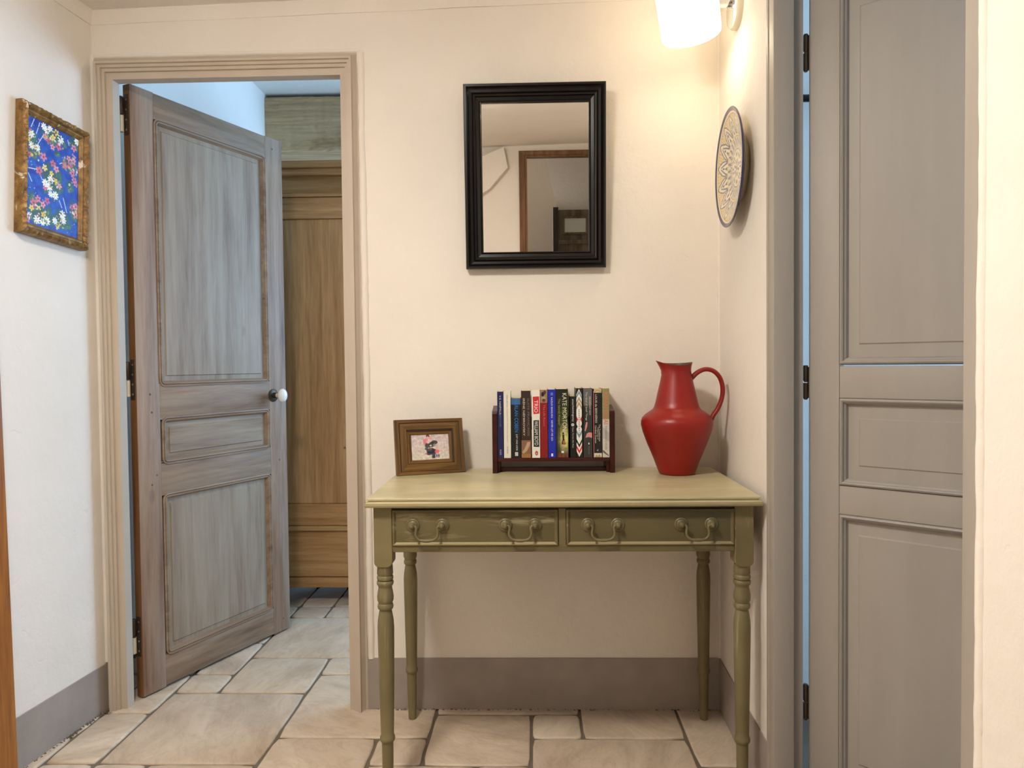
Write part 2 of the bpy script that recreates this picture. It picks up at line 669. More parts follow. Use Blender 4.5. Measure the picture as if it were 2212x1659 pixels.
# back wall with the bedroom doorway
w = link('wall_back', boxes('wall_back', [(-1.62, -1.310, YB, YB + 0.05, 0, 2.66), (-1.310, -0.574, YB, YB + 0.05, 1.991, 2.66), (-0.574, 1.3, YB, YB + 0.05, 0, 2.66)]), MT['wall'])
struct(w, 'cream lime-plastered wall behind the console table', 'wall')
# left wall
o = prism('wall_left', [(LX(YB + 0.002), YB + 0.002), (LX(YW), YW), (LX(YW) - 0.1, YW), (LX(YB) - 0.1, YB + 0.002)], 0, 2.5, MT['wall'])
struct(o, 'white plastered wall with the flower painting', 'wall')
# right wall with the side doorway
b = bmesh.new()
for (ya, yb, za, zb) in ((YB + 0.002, 1.765, 0, 2.5), (1.765, 0.905, 2.06, 2.5), (0.905, YW, 0, 2.5)):
    vv = [b.verts.new(p) for p in ((RX(ya), ya, za), (RX(yb), yb, za), (RX(yb) + 0.07, yb, za), (RX(ya) + 0.07, ya, za),
                                   (RX(ya), ya, zb), (RX(yb), yb, zb), (RX(yb) + 0.07, yb, zb), (RX(ya) + 0.07, ya, zb))]
    for f in ((0, 1, 2, 3), (4, 5, 6, 7), (0, 1, 5, 4), (1, 2, 6, 5), (2, 3, 7, 6), (3, 0, 4, 7)):
        b.faces.new([vv[i] for i in f])
bmesh.ops.recalc_face_normals(b, faces=b.faces)
me = bpy.data.meshes.new('wall_right')
b.to_mesh(me)
b.free()
struct(link('wall_right', me, MT['wall']), 'cream plastered wall carrying the lamp and the painted plate', 'wall')
# wall behind the viewpoint (seen in the mirror) with a doorway
DW0, DW1, DWZ = -0.025, 0.80, 2.137
o = link('wall_front', boxes('wall_front', [(-1.8, DW0 - 0.02, YW - 0.1, YW, 0, 2.5), (DW0 - 0.02, DW1 + 0.02, YW - 0.1, YW, DWZ + 0.015, 2.5), (DW1 + 0.02, 2.9, YW - 0.1, YW, 0, 2.5)]), MT['wall'])
struct(o, 'plastered wall with a brown-framed doorway, seen in the mirror', 'wall')
# hall ceiling
v = [(x, y, CZ(x) + dz) for dz in (0, 0.06) for x, y in ((-1.75, YW), (0.66, YW), (0.66, YB), (-1.75, YB))]
o = link('ceiling', mesh('ceiling', v, [(0, 1, 2, 3), (4, 5, 6, 7), (0, 1, 5, 4), (1, 2, 6, 5), (2, 3, 7, 6), (3, 0, 4, 7)]), MT['ceiling'])
struct(o, 'pale plaster ceiling of the hall', 'ceiling')


# cove mouldings along ceiling
def cove(name, p0, p1, inward, label):
    prof = [(0.000, -0.036), (0.003, -0.036), (0.006, -0.030), (0.009, -0.018), (0.016, -0.008), (0.022, -0.003), (0.022, 0.002), (0.0, 0.004)]
    vv, ff = [], []
    n = 24
    m_ = len(prof)
    for i in range(n + 1):
        t = i / n
        x = p0[0] + (p1[0] - p0[0]) * t
        y = p0[1] + (p1[1] - p0[1]) * t
        j = 0.0022 * mnoise.noise(Vector((x * 5, y * 5, 3)))
        for d, z in prof:
            vv.append((x + inward[0] * (d + j), y + inward[1] * (d + j), CZ(x) + z + j))
    for i in range(n):
        for k in range(m_):
            k2 = (k + 1) % m_
            ff.append((i * m_ + k, i * m_ + k2, (i + 1) * m_ + k2, (i + 1) * m_ + k))
    struct(link(name, mesh(name, vv, ff, 50), MT['wall']), label, 'moulding')


cove('trim_1', (-1.37, YB), (0.58, YB), (0, -1), 'thin plaster cove along the top of the back wall')
cove('trim_2', (LX(YB), YB), (LX(YW), YW), (1, 0), 'thin plaster cove along the top of the left wall')


# painted skirting bands
def band(name, poly, z1, label):
    struct(prism(name, poly, 0, z1, MT['band']), label, 'baseboard')


band('baseboard_back', [(-0.532, YB + 0.001), (-0.532, YB - 0.004), (RX(YB), YB - 0.004), (RX(YB), YB + 0.001)], 0.162, 'grey painted skirting band under the console table')
band('baseboard_left', [(LX(YB) - 0.001, YB), (LX(YB) + 0.004, YB), (LX(1.4) + 0.006, 1.4), (LX(1.4) - 0.001, 1.4)], 0.146, 'grey painted skirting band below the flower painting')
band('baseboard_right', [(RX(YB) + 0.001, YB - 0.004), (RX(YB) - 0.004, YB - 0.004), (RX(1.769) - 0.003, 1.769), (RX(1.769) + 0.001, 1.769)], 0.162, 'grey painted skirting band below the painted plate')


# crumbly mortar line where the skirting meets the floor
def crumbs(name, p0, p1, off, n, label):
    vv, ff = [], []
    for i in range(n):
        t = random.random()
        x = p0[0] + (p1[0] - p0[0]) * t + off[0] * random.random()
        y = p0[1] + (p1[1] - p0[1]) * t + off[1] * random.random()
        s = random.uniform(0.002, 0.006)
        k = len(vv)
        for dx, dy, dz in ((-1, 0, 0), (1, -.6, 0), (.4, 1, 0), (0.1, 0, 1.0)):
            vv.append((x + dx * s * random.uniform(.6, 1.6), y + dy * s, -0.001 + dz * s * 0.9))
        ff += [(k, k + 1, k + 3), (k + 1, k + 2, k + 3), (k + 2, k, k + 3), (k + 2, k + 1, k)]
    o_ = link(name, mesh(name, vv, ff), MT['grout'])
    tag(o_, label, 'mortar', kind='stuff')


crumbs('mortar_crumbs', (-0.5, YB - 0.004), (0.57, YB - 0.004), (0, -0.008), 130, 'crumbly mortar line along the foot of the back wall')
crumbs('mortar_crumbs', (LX(YB) + 0.004, YB), (LX(1.85) + 0.004, 1.85), (0.008, 0), 110, 'crumbly mortar line along the foot of the left wall')

# ------------------------------------------------------------------ floor and flagstones
floor = link('floor', boxes('floor', [(-1.9, 3.0, -4.2, 6.4, -0.10, -0.006)]), MT['grout'])
struct(floor, 'beige flagstone floor running from the hall into the bedroom', 'floor')
GX, GY = 0.1495, 0.1463
X0, Y0 = -0.0120, 1.972


def gx(k):
    return X0 + GX * k


def gy(k):
    return Y0 + GY * k


occ = {}
tiles = []


def put(i0, i1, j0, j1):
    for i in range(i0, i1):
        for j in range(j0, j1):
            occ[(i, j)] = 1
    tiles.append((i0, i1, j0, j1))


# stones read from the photograph (grid units)
for t in ((-8, -5, 0, 3), (-9, -8, 0, 2), (-10, -9, -1, 1), (-9, -8, 2, 4), (-8, -7, 3, 4), (-8, -7, 4, 6), (-7, -5, 3, 5), (-7, -4, 5, 8), (-5, -4, 4, 5),
          (-5, -2, 1, 4), (-7, -6, 8, 9), (-6, -4, 8, 9), (-7, -6, 9, 11), (-6, -4, 9, 10), (-8, -7, 6, 9), (-9, -8, 4, 7), (-5, -3, -1, 1), (-3, -2, 0, 1), (-2, 0, 0, 2), (-2, 1, 2, 3), (0, 1, 1, 2), (1, 3, 1, 3),
          (0, 3, -1, 1), (3, 4, 0, 3), (-8, -7, -2, 0), (-7, -5, -1, 0), (-10, -9, 1, 4)):
    put(*t)
iR = random.Random(5)
for j in range(-21, 20):
    for i in range(-11, 5):
        if (i, j) in occ:
            continue
        for (a, c) in iR.sample([(3, 2), (2, 2), (2, 3), (2, 1), (1, 2), (3, 3)], 6) + [(1, 1)]:
            if i + a <= 5 and all((i + p, j + q) not in occ for p in range(a) for q in range(c)):
                put(i, i + a, j, j + c)
                break
tile_cache = {}
for (i0, i1, j0, j1) in tiles:
    x0, x1, y0, y1 = gx(i0), gx(i1), gy(j0), gy(j1)
    if y1 > YB + 0.06:
        x0 = max(x0, -1.52)
    else:
        x0 = max(x0, LX((y0 + y1) / 2) - 0.02)
        x1 = min(x1, 0.60)
    if y0 < YW:
        y0 = YW
    if x1 - x0 < 0.02 or y1 - y0 < 0.02:
        continue
    g = 0.0042
    cx, cy = (x0 + x1) / 2, (y0 + y1) / 2
    hx, hy = (x1 - x0) / 2 - g, (y1 - y0) / 2 - g
    # wobbly outline
    outl = []
    m_ = 7
    for (ax, ay, bx, by) in ((-hx, -hy, hx, -hy), (hx, -hy, hx, hy), (hx, hy, -hx, hy), (-hx, hy, -hx, -hy)):
        for k in range(m_):
            t = k / m_
            px, py = ax + (bx - ax) * t, ay + (by - ay) * t
            wob = 0.0026 * mnoise.noise(Vector(((px + cx) * 14, (py + cy) * 14, 1.0)))
            wob2 = 0.0026 * mnoise.noise(Vector(((px + cx) * 14, (py + cy) * 14, 7.0)))
            if k == 0:
                px *= 1 - 0.004 / hx
                py *= 1 - 0.004 / hy
            outl.append((px + wob, py + wob2))
    n = len(outl)
    dz = random.uniform(-0.0008, 0.0008)
    vv = []
    for s, z in ((1.0, -0.012), (1.0, -0.0035), (None, -0.0008), (None, 0.0)):
        for px, py in outl:
            if s is None:
                ins = 0.0022 if z < -0.0001 else 0.0065
                qx = px - math.copysign(min(ins, abs(px)), px) * (abs(px) > hx * 0.9)
                qy = py - math.copysign(min(ins, abs(py)), py) * (abs(py) > hy * 0.9)
                vv.append((qx, qy, z + dz))
            else:
                vv.append((px, py, z))
    ff = []
    for k in range(3):
        for q in range(n):
            r_ = (q + 1) % n
            ff.append((k * n + q, k * n + r_, (k + 1) * n + r_, (k + 1) * n + q))
    ff.append(tuple(range(3 * n, 4 * n)))
    o = link('flagstone', mesh('flagstone', vv, ff, 60), MT['stone'], floor, (cx, cy, 0))

# ------------------------------------------------------------------ doorway casing of the back wall (trim_3)
OUT = (-1.360, -0.528, 0.0, 2.048)
INN = (-1.297, -0.584, 0.0, 1.981)
prof = [(0.0, -0.02), (0.0, 0.004), (0.10, 0.006), (0.26, 0.020), (0.29, 0.032), (0.40, 0.032), (0.41, 0.024), (0.54, 0.024), (0.55, 0.016), (0.69, 0.016), (0.70, 0.007), (1.0, 0.006), (1.0, -0.032), (0.8, -0.032), (0.8, -0.02)]
cas = empty('trim_3', (0, YB, 0))
struct(cas, 'taupe painted stepped door casing around the bedroom doorway', 'door frame')
for s, nm in (('L', 'casing_jamb'), ('T', 'casing_head'), ('R', 'casing_jamb')):
    v, f = frame_sides(OUT, INN, prof, s)[s]
    link(nm, mesh(nm, v, f), MT['taupe'], cas)


# hand-formed plaster lips
def lip(name, pts, rad, wall, out):
    path = []
    P = [Vector(p) for p in pts]
    for a, c in zip(P, P[1:]):
        n = max(2, int((c - a).length / 0.012))
        for k in range(n):
            q = a.lerp(c, k / n)
            h = mnoise.noise(q * 7) * 0.0012 + mnoise.noise(q * 45 + Vector((3, 1, 2))) * 0.0010
            path.append(q + Vector(out) * h)
    path.append(P[-1])
    rr = [rad * (1 + 0.14 * mnoise.noise(p * 22)) for p in path]
    v, f = tube(path, rr, 10)
    return link(name, mesh(name, v, f, 70), MT['wall'], wall)


lip('plaster_lip', [(-0.517, YB + 0.004, 0.16), (-0.518, YB + 0.004, 1.0), (-0.522, YB + 0.004, 2.05)], 0.0125, w, (1, 0, 0))
lip('plaster_lip', [(-0.522, YB + 0.004, 2.056), (-1.36, YB + 0.004, 2.056)], 0.0075, w, (0, 0, 1))
lip('plaster_lip', [(-1.362, YB - 0.001, 0.15), (-1.362, YB - 0.001, 2.06)], 0.008, w, (1, 0, 0))
# bare plaster corner between back wall and right wall
wr = bpy.data.objects['wall_right']
lip('plaster_lip', [(0.537, 0.896, 0.0), (0.537, 0.896, 2.1)], 0.008, wr, (0, 1, 0))
lip('plaster_lip', [(0.5615, 1.7725, 0.0), (0.5615, 1.7725, 2.1)], 0.004, wr, (0, 1, 0))
lip('plaster_lip', [(0.577, YB, 0.162), (0.577, YB, 2.18)], 0.006, wr, (1, 1, 0))

# ------------------------------------------------------------------ panelled door leaves


def panel_door(root, W, H, T, mats, openings, stile, rails, fieldb, corner_r, mould_w, deep):
    """local: x along width from hinge, y into thickness (0 = seen face), z up"""
    mv, mh, mp, mm = mats
    box('stile', (0, stile[0], 0, T, 0, H), mv, root, 0.0015)
    box('stile', (W - stile[1], W, 0, T, 0, H), mv, root, 0.0015)
    for z0, z1 in rails:
        box('rail', (stile[0] + 0.0004, W - stile[1] - 0.0004, 0.0004, T - 0.0004, z0, z1), mh, root, 0.001)
    for (x0, x1, z0, z1) in openings:
        raised_panel('panel', x0 - 0.004, x1 + 0.004, z0 - 0.004, z1 + 0.004, fieldb + 0.004, fieldb + 0.004, deep, deep - 0.0045, T - 0.006, mp if z1 - z0 > 0.3 else MT['door_panel_h'], root)
        # moulding: bead line on the frame, quirk, ogee down to the panel
        A = rrect(x0 - mould_w, x1 + mould_w, z0 - mould_w, z1 + mould_w, corner_r)
        B = rect_loop(x0 + 0.007, x1 - 0.007, z0 + 0.007, z1 - 0.007)
        v, f = loft(A, B, [(0.0, -0.002), (0.0, 0.0025), (0.22, 0.0035), (0.30, 0.0008), (0.38, 0.0008), (0.46, 0.004), (0.62, 0.0035), (0.70, 0.001), (0.86, -deep * 0.55), (1.0, -deep - 0.0005)])
        mo = link('moulding', mesh('moulding', v, f), mm, root)
        for lo in (0.34, 0.04):
            A2 = [(ax + (bx - ax) * (lo - 0.018), az + (bz - az) * (lo - 0.018)) for (ax, az), (bx, bz) in zip(A, B)]
            B2 = [(ax + (bx - ax) * (lo + 0.018), az + (bz - az) * (lo + 0.018)) for (ax, az), (bx, bz) in zip(A, B)]
            if lo < 0.1:
                continue
            v, f = loft(A2, B2, [(0, 0.0012), (1, 0.0012)])
            link('quirk_line', mesh('quirk_line', v, f), MT['groove'] if mp is MT['door_panel'] else mm, mo)


# --- bedroom door
ang = math.atan2(0.92265, 0.38563)
d1 = empty('door_1', (-1.28, 2.361, 0.006), (0, 0, ang))
struct(d1, 'washed pine panelled door with white knob, standing ajar to the bedroom', 'door')
ops = [(0.100, 0.592, 1.027, 1.893), (0.106, 0.590, 0.764, 0.898), (0.104, 0.590, 0.116, 0.640)]
panel_door(d1, 0.70, 1.988, 0.030, (MT['door_v'], MT['door_h'], MT['door_panel'], MT['door_h']), ops, (0.088, 0.094),
           [(0.004, 0.108), (0.648, 0.756), (0.906, 1.019), (1.901, 1.986)], 0.022, 0.022, 0.013, 0.011)
link('hinge_edge', boxes('hinge_edge', [(-0.0012, 0.0, 0.001, 0.029, 0.0, 1.986)]), MT['door_edge'], d1)
for zc in (1.890, 1.040, 0.200):
    h = box('hinge', (-0.0035, -0.001, 0.006, 0.022, zc - 0.065, zc + 0.065), MT['brass_dark'], d1, 0.0006)
    for k in range(4):
        v, f = lathe([(0.0035, 0), (0.003, 0.0012)], 10)
        v = xform(v, Matrix.Translation((-0.0033, 0.014, zc - 0.048 + k * 0.032)) @ Matrix.Rotation(R(-90), 4, 'Y'))
        link('screw', mesh('screw', v, f, 40), MT['screw'], h)
    v, f = lathe([(0.006, 0.0), (0.0085, 0.004), (0.0085, 0.054), (0.006, 0.058)], 14)
    v = xform(v, Matrix.Translation((-0.011, 0.028, zc + 0.0)))
    link('hinge_barrel', mesh('hinge_barrel', v, f, 40), MT['brass_dark'], h)
    v, f = lathe([(0.0085, 0.0), (0.0085, 0.050), (0.0085, 0.052)], 14)
    v = xform(v, Matrix.Translation((-0.011, 0.028, zc - 0.055)))
    link('hinge_barrel', mesh('hinge_barrel', v, f, 40), MT['cream_metal'], h)
# knob (axis along -y)
kn = empty('knob', (0.625, 0.0, 0.962))
kn.parent = d1
MK = Matrix.Rotation(R(90), 4, 'X')
v, f = lathe([(0.026, 0.0), (0.026, 0.002), (0.022, 0.0045), (0.012, 0.006), (0.0105, 0.018), (0.008, 0.020)], 20)
link('rosette', mesh('rosette', xform(v, MK), f, 40), MT['brass_dark'], kn)
v, f = lathe([(0.0085, 0.016), (0.0085, 0.034)], 16)
link('neck', mesh('neck', xform(v, MK), f, 40), MT['cream_metal'], kn)
pr = [(0.004, 0.031), (0.012, 0.033), (0.020, 0.038), (0.0245, 0.045), (0.0245, 0.052), (0.020, 0.059), (0.012, 0.0635), (0.003, 0.065)]
v, f = lathe(pr, 24)
link('knob_ball', mesh('knob_ball', [(x * 0.85, y, z * 1.12) for x, y, z in xform(v, MK)], f, 60), MT['porcelain'], kn)
# pegs that pin the joints
for (x, z) in ((0.055, 0.93), (0.05, 0.99), (0.05, 0.69), (0.07, 0.72), (0.66, 0.05), (0.645, 1.945), (0.655, 0.70)):
    box('peg', (x - 0.003, x + 0.003, -0.0006, 0.002, z - 0.003, z + 0.003), MT['door_edge'], d1)

# --- grey side-room door, leaf swung into the side room
d2 = empty('door_2', (0.6479, 1.755, 0.006), (0, 0, R(49.7 - 90)))
struct(d2, 'warm grey painted panelled door standing open at the right', 'door')
ops2 = [(0.082, 0.60, 1.082, 1.90), (0.082, 0.60, 0.806, 0.980), (0.082, 0.60, 0.12, 0.714)]
MT_grey_h = MT['grey']
mv, mh, mp = MT['grey'], MT['grey'], MT['grey']
W2, H2, T2 = 0.70, 2.02, 0.032
box('stile', (0, 0.069, 0, T2, 0, H2), mv, d2, 0.0015)
box('stile', (W2 - 0.085, W2, 0, T2, 0, H2), mv, d2, 0.0015)
for z0, z1 in ((0, 0.107), (0.727, 0.793), (0.993, 1.065), (1.917, H2)):
    box('rail', (0.0694, W2 - 0.0854, 0.0005, T2 - 0.0005, z0, z1), mh, d2, 0.001)
for (x0, x1, z0, z1) in ops2:
    raised_panel('panel', x0 - 0.004, x1 + 0.004, z0 - 0.004, z1 + 0.004, 0.030, 0.036, 0.012, 0.0085, T2 - 0.006, mp, d2)
    O_ = (x0 - 0.0135, x1 + 0.0155, z0 - 0.0135, z1 + 0.0135)
    I_ = (x0 + 0.004, x1 - 0.004, z0 + 0.004, z1 - 0.004)
    sd = frame_sides(O_, I_, [(0, -0.004), (0, 0.0006), (0.06, -0.0015), (0.14, 0.0035), (0.34, 0.006), (0.52, 0.0035), (0.60, -0.001), (0.80, -0.004), (0.92, -0.010), (1.0, -0.0125), (1.0, -0.016)])
    for s in 'LTRB':
        link('moulding', mesh('moulding', *sd[s], 25), MT['grey'], d2)
for z0, z1 in ((1.752, 1.839), (0.987, 1.068), (0.221, 0.308)):
    zc = (z0 + z1) / 2
    h = empty('hinge', (-0.0095, 0.006, zc))
    h.parent = d2
    for za, zb in ((z0 - zc, -0.001), (0.001, z1 - zc)):
        v, f = lathe([(0.0035, za), (0.0058, za + 0.004), (0.0058, zb - 0.003 if za > 0 else zb), (0.0045, zb)], 14)
        link('hinge_barrel', mesh('hinge_barrel', v, f, 40), MT['bronze'], h)
    link('hinge_leaf', boxes('hinge_leaf', [(0.004, 0.0094, 0.0, 0.018, z0 - zc + 0.004, z1 - zc - 0.004)]), MT['bronze'], h)

# frame of the side doorway
fr = empty('trim_4', (0, 0, 0))
struct(fr, 'grey painted frame of the side doorway beside the grey door', 'door frame')
box('far_jamb', (0.5555, 0.602, 1.721, 1.7705, 0, 2.06), MT['grey'], fr, 0.002)
box('far_jamb_rebate', (0.6015, 0.628, 1.736, 1.7700, 0, 2.06), MT['grey'], fr, 0.0015)
box('jamb_bead', (0.5535, 0.560, 1.7555, 1.7695, 0, 2.06), MT['grey'], fr, 0.002)
box('near_jamb', (0.5305, 0.602, 0.900, 0.928, 0, 2.06), MT['grey'], fr, 0.002)
box('frame_head', (0.532, 0.602, 0.928, 1.721, 2.02, 2.06), MT['grey'], fr, 0.002)

# wooden door casing at the left edge
v = []
for d in (-0.004, 0.032):
    for (y, z) in ((1.893, 0.0), (1.872, 1.06), (1.852, 2.04), (1.78, 2.04), (1.80, 1.06), (1.82, 0.0)):
        v.append((LX(y) + d, y, z))
f = [tuple(range(6)), tuple(range(6, 12))[::-1]] + [(i, (i + 1) % 6, 6 + (i + 1) % 6, 6 + i) for i in range(6)]
o = link('trim_5', mesh('trim_5', v, f), MT['orange_wood'])
struct(o, 'varnished orange-brown wooden post at the left edge of the view', 'door frame')

# ------------------------------------------------------------------ bedroom beyond the pine door
o = prism('wall_bedroom_left', [(-1.52, YB + 0.05), (-1.50, 3.5), (-1.50, 6.0), (-1.62, 6.0), (-1.62, YB + 0.05)], 0, 2.64, MT['wall_white'])
struct(o, 'white bedroom wall washed with blue daylight', 'wall')
o = link('wall_bedroom_far', boxes('wall_bedroom_far', [(-1.6, 1.35, 6.0, 6.1, 0, 2.7)]), MT['wall_white'])
struct(o, 'far white wall of the bedroom', 'wall')
o = link('wall_bedroom_right', boxes('wall_bedroom_right', [(1.2, 1.3, YB, 3.35, 0, 2.7), (1.2, 1.3, 4.85, 6.1, 0, 2.7), (1.2, 1.3, 3.35, 4.85, 0, 0.9), (1.2, 1.3, 3.35, 4.85, 2.2, 2.7)]), MT['wall_white'])
struct(o, 'bedroom wall with the window, out of view', 'wall')
o = link('ceiling_bedroom', boxes('ceiling_bedroom', [(-1.6, 1.3, YB + 0.05, 6.1, 2.625, 2.7)]), MT['wall_white'])
struct(o, 'white bedroom ceiling above the beam', 'ceiling')


def window(name, loc, rotz, W, H, label):
    t = empty(name, loc, (0, 0, rotz))
    struct(t, label, 'window')
    sd = frame_sides((-W / 2, W / 2, 0, H), (-W / 2 + 0.05, W / 2 - 0.05, 0.05, H - 0.05), [(0, -0.02), (0, 0.02), (1, 0.02), (1, -0.02)])
    for s in 'LTRB':
        link('window_frame', mesh('window_frame', *sd[s]), MT['cream_metal'], t)
    box('mullion', (-0.02, 0.02, -0.015, 0.015, 0.05, H - 0.05), MT['cream_metal'], t)


window('window_1', (1.25, 4.1, 0.9), R(-90), 1.5, 1.3, 'bedroom window frame, out of view to the right')

# old beam
bm_ = bmesh.new()
nx_, nc = 240, 60
sec = []
bw, bh = 0.24, 0.31
for k in range(nc):                      # rounded rectangle section
    a = 2 * math.pi * k / nc
    ca, sa = math.cos(a), math.sin(a)
    e_ = 0.20
    sec.append((math.copysign(abs(ca) ** e_, ca) * bw / 2, math.copysign(abs(sa) ** e_, sa) * bh / 2))
rows = []
for i in range(nx_ + 1):
    x = -1.52 + 2.7 * i / nx_
    row = []
    for (yy, zz) in sec:
        q = Vector((x * 3.0, yy * 14, zz * 16))
        dq = 0.008 * mnoise.noise(q)
        q2 = Vector((x * 16, yy * 40, zz * 46))
        chip = 0.018 * max(0.0, mnoise.noise(q2) - 0.05) + 0.006 * mnoise.noise(q2 * 2.3)
        cr = 0.0
        for zc_, am_ in ((0.035, 0.006), (-0.088, 0.016)):
            zl = zc_ + 0.008 * mnoise.noise(Vector((x * 3, zc_ * 40, 0)))
            cr += am_ * math.exp(-((zz - zl) / 0.007) ** 2)
        row.append(bm_.verts.new((x, yy * (1 + dq * 4) + (chip + cr if yy < 0 else 0), zz * (1 + dq * 2.2))))
    rows.append(row)
for i in range(nx_):
    for k in range(nc):
        k2 = (k + 1) % nc
        bm_.faces.new((rows[i][k], rows[i][k2], rows[i + 1][k2], rows[i + 1][k]))
bmesh.ops.recalc_face_normals(bm_, faces=bm_.faces)
me = bpy.data.meshes.new('ceiling_beam')
bm_.to_mesh(me)
bm_.free()
smooth(me, 40)
beam = link('ceiling_beam', me, MT['beam'], None, (0, 4.31, 2.458))
tag(beam, 'rough weathered wooden beam under the bedroom ceiling', 'beam')

# pine wardrobe
wd = empty('pine_wardrobe', (-1.44, 3.32, 0))
tag(wd, 'waxed pine wardrobe with wide cornice, partly hidden behind the open door', 'wardrobe')
WW = 0.80
box('carcass', (0.01, WW - 0.01, 0.02, 0.56, 0.085, 1.93), MT['pine_v'], wd, 0.002)
box('cornice', (-0.03, WW + 0.03, -0.035, 0.58, 1.966, 1.997), MT['pine_h'], wd, 0.004)
box('cornice', (-0.018, WW + 0.018, -0.02, 0.57, 1.934, 1.9665), MT['pine_h'], wd, 0.006)
box('frieze_board', (0, WW, 0.004, 0.022, 1.858, 1.935), MT['pine_h'], wd, 0.002)
box('bead_moulding', (0, WW, -0.006, 0.02, 1.842, 1.858), MT['pine_h'], wd, 0.004)
for x0, x1 in ((0.02, 0.200), (0.205, WW - 0.02)):
    dr = empty('wardrobe_door', (0, 0, 0))
    dr.parent = wd
    box('door_rail', (x0, x1, 0.0, 0.02, 1.745, 1.840), MT['pine_h'], dr, 0.002)
    box('door_rail', (x0, x1, 0.0, 0.02, 0.360, 0.457), MT['pine_h'], dr, 0.002)
    raised_panel('door_panel', x0, x1, 0.457, 1.745, 0.0, 0.0, 0.012, 0.0085, 0.02, MT['pine_v'], dr)
    if x0 > 0.1:
        box('door_stile', (x0, x0 + 0.05, 0.0, 0.02, 0.36, 1.84), MT['pine_v'], dr, 0.002)
        box('door_stile', (x1 - 0.07, x1, 0.0, 0.02, 0.36, 1.84), MT['pine_v'], dr, 0.002)
    else:
        box('door_stile', (x0, x0 + 0.07, -0.0004, 0.02, 0.36, 1.84), MT['pine_v'], dr, 0.002)
v, f = lathe([(0.009, 0.0), (0.009, 0.002), (0.006, 0.0035)], 16)
link('keyhole_plate', mesh('keyhole_plate', xform(v, Matrix.Translation((0.588, 0.0085, 0.713)) @ Matrix.Rotation(R(90), 4, 'X')), f, 40), MT['pine_h'], wd)
v, f = lathe([(0.003, 0.0), (0.003, 0.0042)], 10)
link('keyhole', mesh('keyhole', xform(v, Matrix.Translation((0.588, 0.0085, 0.713)) @ Matrix.Rotation(R(90), 4, 'X')), f), MT['dark_line'], wd)
box('waist_moulding', (-0.008, WW + 0.008, -0.016, 0.03, 0.338, 0.358), MT['pine_h'], wd, 0.005)
box('drawer', (0.015, WW - 0.015, 0.0, 0.03, 0.125, 0.336), MT['pine_h'], wd, 0.003)
box('base_moulding', (-0.012, WW + 0.012, -0.018, 0.56, 0.080, 0.122), MT['pine_h'], wd, 0.006)
for fx in (0.06, WW - 0.06):
    for fy in (0.05, 0.5):
        v, f = lathe([(0.028, 0.0), (0.042, 0.02), (0.044, 0.045), (0.034, 0.07), (0.03, 0.082)], 20)
        link('foot', mesh('foot', xform(v, Matrix.Translation((fx, fy, 0))), f, 50), MT['pine_v'], wd)

# ------------------------------------------------------------------ side room behind the grey door
o = link('wall_side_room_window', boxes('wall_side_room_window', [(2.8, 2.9, YW, 0.7, 0, 2.6), (2.8, 2.9, 1.8, 2.35, 0, 2.6), (2.8, 2.9, 0.7, 1.8, 0, 0.75), (2.8, 2.9, 0.7, 1.8, 2.15, 2.6)]), MT['wall_white'])
struct(o, 'side room wall with the window, out of view', 'wall')
o = link('wall_side_room_far', boxes('wall_side_room_far', [(0.6, 2.9, 2.26, YB - 0.001, 0, 2.6)]), MT['wall_white'])
struct(o, 'daylit white wall glimpsed through the hinge gap of the grey door', 'wall')
o = link('ceiling_side_room', boxes('ceiling_side_room', [(0.64, 2.9, YW, 2.36, 2.5, 2.6)]), MT['wall_white'])
struct(o, 'side room ceiling, out of view', 'ceiling')
window('window_2', (2.85, 1.25, 0.75), R(-90), 1.1, 1.4, 'side room window frame, out of view to the right')
rod = empty('curtain_rod', (0.72, 2.20, 1.848))
tag(rod, 'short dark rod glimpsed through the hinge gap of the grey door', 'curtain rod')
v, f = tube([(0, 0, 0), (0.25, 0, 0), (0.5, 0, 0)], 0.011, 12)
link('rod', mesh('rod', v, f, 40), MT['black'], rod)
for xx in (0.05, 0.45):
    box('bracket', (xx - 0.008, xx + 0.008, 0.0, 0.062, -0.008, 0.008), MT['black'], rod)

# ------------------------------------------------------------------ doorway and landing behind the viewpoint (in the mirror)
cs = empty('trim_6', (0, YW, 0), (0, 0, R(180)))
struct(cs, 'brown wooden casing of the doorway seen in the mirror', 'door frame')
sd = frame_sides((-DW1 - 0.06, -DW0 + 0.058, 0, DWZ + 0.042), (-DW1, -DW0, 0, DWZ), [(0, -0.1), (0, 0.014), (0.1, 0.018), (0.7, 0.016), (0.8, 0.006), (1, 0.004), (1, -0.1)], 'LTR')
for s, nm in (('L', 'casing_jamb'), ('T', 'casing_head'), ('R', 'casing_jamb')):
    link(nm, mesh(nm, *sd[s]), MT['brown_wood'], cs)
# sloping soffit box in the hall corner
v = [(-0.19, YW, 2.20), (-0.164, YW, 2.059), (-0.30, YW, 1.91), (-0.8, YW, 1.60), (-0.8, YW, 1.95), (-0.36, YW, 2.13)]
v2 = [(x, y + 0.07, z) for x, y, z in v]
o = link('wall_soffit', mesh('wall_soffit', v + v2, [tuple(range(6)), tuple(range(6, 12))[::-1]] + [(i, (i + 1) % 6, 6 + (i + 1) % 6, 6 + i) for i in range(6)]), MT['wall'])
struct(o, 'slanted plaster soffit seen at the left of the mirror', 'wall')
o = link('wall_landing_far', boxes('wall_landing_far', [(-1.8, 1.6, -4.1, -4.0, 0, 2.8)]), MT['wall'])
struct(o, 'far wall of the landing seen in the mirror', 'wall')
o = link('wall_landing_left', boxes('wall_landing_left', [(-1.9, -1.8, -4.1, YW, 0, 2.8)]), MT['wall'])
struct(o, 'side wall of the landing, out of view', 'wall')
